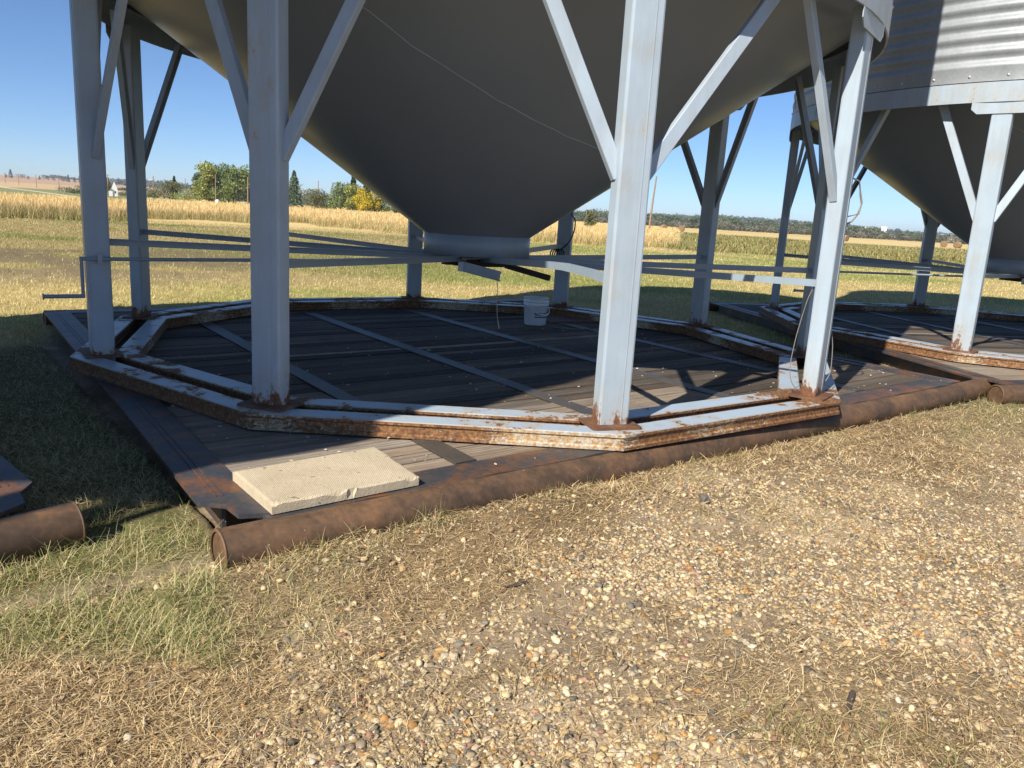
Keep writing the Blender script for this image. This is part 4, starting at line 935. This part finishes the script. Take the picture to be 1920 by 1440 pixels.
# ------------------------------------------------------------------ poles, house, sign, bales
def pole(t, D, h, r, label, lamp=False, arm=True):
    z = float(ground_z(np.array([t*D]), np.array([D]))[0]); q = empty('utility_pole', (t*D, D, z-.05))
    b = MB(); b.tube([(0, 0, 0), (.0, 0, h*.5), (.01*h, 0, h)], [r*1.15, r, r*.8], 10); b.build('post', MAT['pole'], q)
    if arm:
        b = MB(); b.box((.01*h, -.12, h-.35), (1.9, .1, .12)); b.build('crossarm', MAT['pole'], q)
    if lamp:
        b = MB(); b.tube([(.01*h, 0, h*.83), (-.5, 0, h*.85), (-1.1, 0, h*.84)], .06, 8); b.box((-1.25, 0, h*.83), (.6, .3, .16)); b.build('yard_lamp', MAT['white'], q)
    tag(q, label, 'utility pole', 'utility poles across the fields'); return q
pole(-.6485, 730, 9.4, .2, 'grey utility pole farthest left, standing in the far golden field')
pole(-.6315, 640, 9.2, .2, 'second utility pole from the left in the far golden field')
pole(-.6095, 560, 9.2, .2, 'third utility pole from the left with its crossarm in the far field')
pole(-.5810, 480, 9.2, .2, 'fourth utility pole from the left, tallest of the far field line')
pole(-.5195, 260, 7.2, .15, 'utility pole between the corner leg and the white house')
pole(-.4625, 235, 6.9, .15, 'pole with a yard lamp right of the second leg', True, False)
pole(-.4225, 215, 6.4, .10, 'thin bare pole between the olive tree and the poplars', False, False)
pole(-.3845, 200, 7.4, .12, 'pole standing in front of the big yellow green poplar', False, False)
pole(-.3440, 200, 7.2, .15, 'pale pole close to the left side of the front leg', False, False)
pole(-.2560, 230, 8.2, .14, 'dark pole rising above the rounded olive tree', False, False)
q = pole(.1605, 150, 10.3, .17, 'tall leaning pinkish pole right of the sunlit front leg', False, False); q.rotation_euler = (0, rad(2.2), 0)
def house():
    t, D = -.512, 300; z = float(ground_z(np.array([t*D]), np.array([D]))[0]); r = empty('farmhouse', (t*D, D, z)); r.rotation_euler = (0, 0, rad(27))
    b = MB(); b.box((0, 0, 1.3), (2.3, 5, 2.6)); b.add([(-1.15, -2.5, 2.6), (1.15, -2.5, 2.6), (0, -2.5, 5.7), (-1.15, 2.5, 2.6), (1.15, 2.5, 2.6), (0, 2.5, 5.7)], [(0, 1, 2), (5, 4, 3)]); b.build('wall', MAT['white'], r)
    b = MB()
    for s_ in (-1, 1): b.add([(s_*1.35, -2.65, 2.45), (s_*1.35, 2.65, 2.45), (0, 2.65, 5.85), (0, -2.65, 5.85)], [(0, 1, 2, 3)])
    b.build('roof', MAT['white'], r)
    b = MB(); b.box((-1.3, -1.6, .95), (1.6, 2.6, 1.9)); b.build('porch', MAT['white'], r)
    b = MB(); b.add([(-2.2, -3.0, 1.92), (-.45, -3.0, 2.55), (-.45, -.3, 2.55), (-2.2, -.3, 1.92)], [(0, 1, 2, 3)]); b.build('porch_roof', MAT['roof'], r)
    for px in (.35,):
        w_ = MB(); w_.box((px, -2.53, 1.5), (.5, .05, .8)); w_.build('window', MAT['glass'], r)
    tag(r, 'small white house with a steep gable among trees', 'house')
house()
def sign():
    t, D = -.430, 190; z = float(ground_z(np.array([t*D]), np.array([D]))[0]); r = empty('road_sign', (t*D, D, z))
    b = MB(); b.box((0, 0, 1.0), (.08, .08, 2.0)); b.build('post', MAT['galv'], r)
    b = MB(); b.box((0, -.06, 1.75), (.9, .03, .42)); b.build('sign_panel', MAT['green'], r); tag(r, 'small green road sign in front of the trees left of the poplars', 'road sign')
sign()
for t, D, s_, lab in ((-.3825, 185, .9, 'white box standing at the foot of the big poplars'), (-.4035, 185, .5, 'tiny white marker left of the white box by the poplars')):
    z = float(ground_z(np.array([t*D]), np.array([D]))[0]); b = MB(); b.sweep(rrect(.7*s_, .7*s_, .04), (0, 0, 0), (0, 0, 1.35*s_), Vector((1, 0, 0)), Vector((0, 1, 0))); b.lathe([(.42*s_, 1.35*s_), (0, 1.55*s_)], 4, False); o = b.build('utility_box', MAT['white']); o.location = (t*D, D, z); tag(o, lab, 'utility box')
def barn(name, t, D, L, W, h, rz, wallm, roofm, label):
    z = float(ground_z(np.array([t*D]), np.array([D]))[0]); r = empty(name, (t*D, D, z)); r.rotation_euler = (0, 0, rz)
    b = MB(); b.box((0, 0, h/2), (L, W, h)); b.add([(-L/2, -W/2, h), (-L/2, W/2, h), (-L/2, 0, h*1.5), (L/2, -W/2, h), (L/2, W/2, h), (L/2, 0, h*1.5)], [(0, 2, 1), (3, 4, 5)]); b.build('wall', wallm, r)
    b = MB()
    for s_ in (-1, 1): b.add([(-L/2-.3, s_*(W/2+.4), h-.2), (L/2+.3, s_*(W/2+.4), h-.2), (L/2+.3, 0, h*1.52), (-L/2-.3, 0, h*1.52)], [(0, 1, 2, 3)])
    b.build('roof', roofm, r); tag(r, label, 'farm building')
barn('farm_shed', .4355, 1450, 16, 9, 5, rad(-20), MAT['white'], MAT['white'], 'white shed on the right hill, left of the gap')
barn('farm_shed', .4535, 1450, 9, 8, 7, rad(-20), MAT['white'], MAT['white'], 'taller white building beside the shed on the right hill')
barn('farm_shed', .5375, 1500, 34, 9, 4, rad(-25), MAT['dark'], MAT['roof'], 'long dark shed low on the far right hill')
barn('farm_shed', -.531, 1200, 10, 7, 3.2, rad(20), MAT['white'], MAT['white'], 'tiny white shed on the far left hillside')
def make_bale():
    r = empty('hay_bale'); g = np.random.default_rng(3); n = 40; L, R = 1.35, .78; prof = [(0, -L/2), (.25, -L/2-.02), (.5, -L/2), (R-.04, -L/2+.01), (R, -L/2+.07), (R+.01, 0), (R, L/2-.07), (R-.04, L/2-.01), (.5, L/2), (.25, L/2+.02), (0, L/2)]
    b = MB(); b.lathe(prof, n); rr = random.Random(2)
    b.v = [tuple((Matrix.Rotation(math.pi/2, 4, 'X') @ Vector((p[0]*(1+rr.uniform(-.03, .03)), p[1]*(1+rr.uniform(-.03, .03)), p[2])))+Vector((0, 0, R-.05))) for p in b.v]
    b.c = [(.24, .155, .085) if abs(p[1]) > L/2-.03 else (.36, .27, .16) for p in b.v]
    b.build('straw_roll', MAT['hay'], r, True); return r
bale0 = make_bale(); BS = [(.531, 196, -28, 'left bale of the pair in the right field'), (.5485, 190, -50, 'right bale of the pair in the right field, showing its pale side'), (.179, 215, 10, 'faint bale left of the far right leg, nearer the tall pole'), (.201, 205, -20, 'brownish bale farther right of the tall pole, near the shaded leg'), (.4065, 200, 30, 'bale half hidden behind the sunlit right leg')]
for i, (t, D, a, lab) in enumerate(BS):
    o = bale0 if i == 0 else copy_tree(bale0); z = float(ground_z(np.array([t*D]), np.array([D]))[0]); o.location = (t*D, D, z); o.rotation_euler = (0, 0, rad(a)); tag(o, 'round straw bale, '+lab, 'hay bale', 'round straw bales in the right field')

# ------------------------------------------------------------------ haze over the plain
def haze():
    me = bpy.data.meshes.new('haze'); S = 8500; z0, z1 = -6, 75
    v = [(x, y, z) for x in (-S, S) for y in (-S, S) for z in (z0, z1)]
    me.from_pydata(v, [], [(0,1,3,2),(4,6,7,5),(0,4,5,1),(2,3,7,6),(0,2,6,4),(1,5,7,3)]); me.update()
    M = bpy.data.materials.new('haze_air'); M.use_nodes = True; t = M.node_tree; t.nodes.clear(); o = t.nodes.new('ShaderNodeOutputMaterial'); p = t.nodes.new('ShaderNodeVolumePrincipled')
    p.inputs['Color'].default_value = (.86, .93, 1.0, 1); p.inputs['Density'].default_value = .00016; p.inputs['Anisotropy'].default_value = .1
    t.links.new(p.outputs[0], o.inputs['Volume']); me.materials.append(M)
    tag(link('haze', me), 'thin pale air haze over the far fields and hills', 'haze', kind='stuff')
haze()
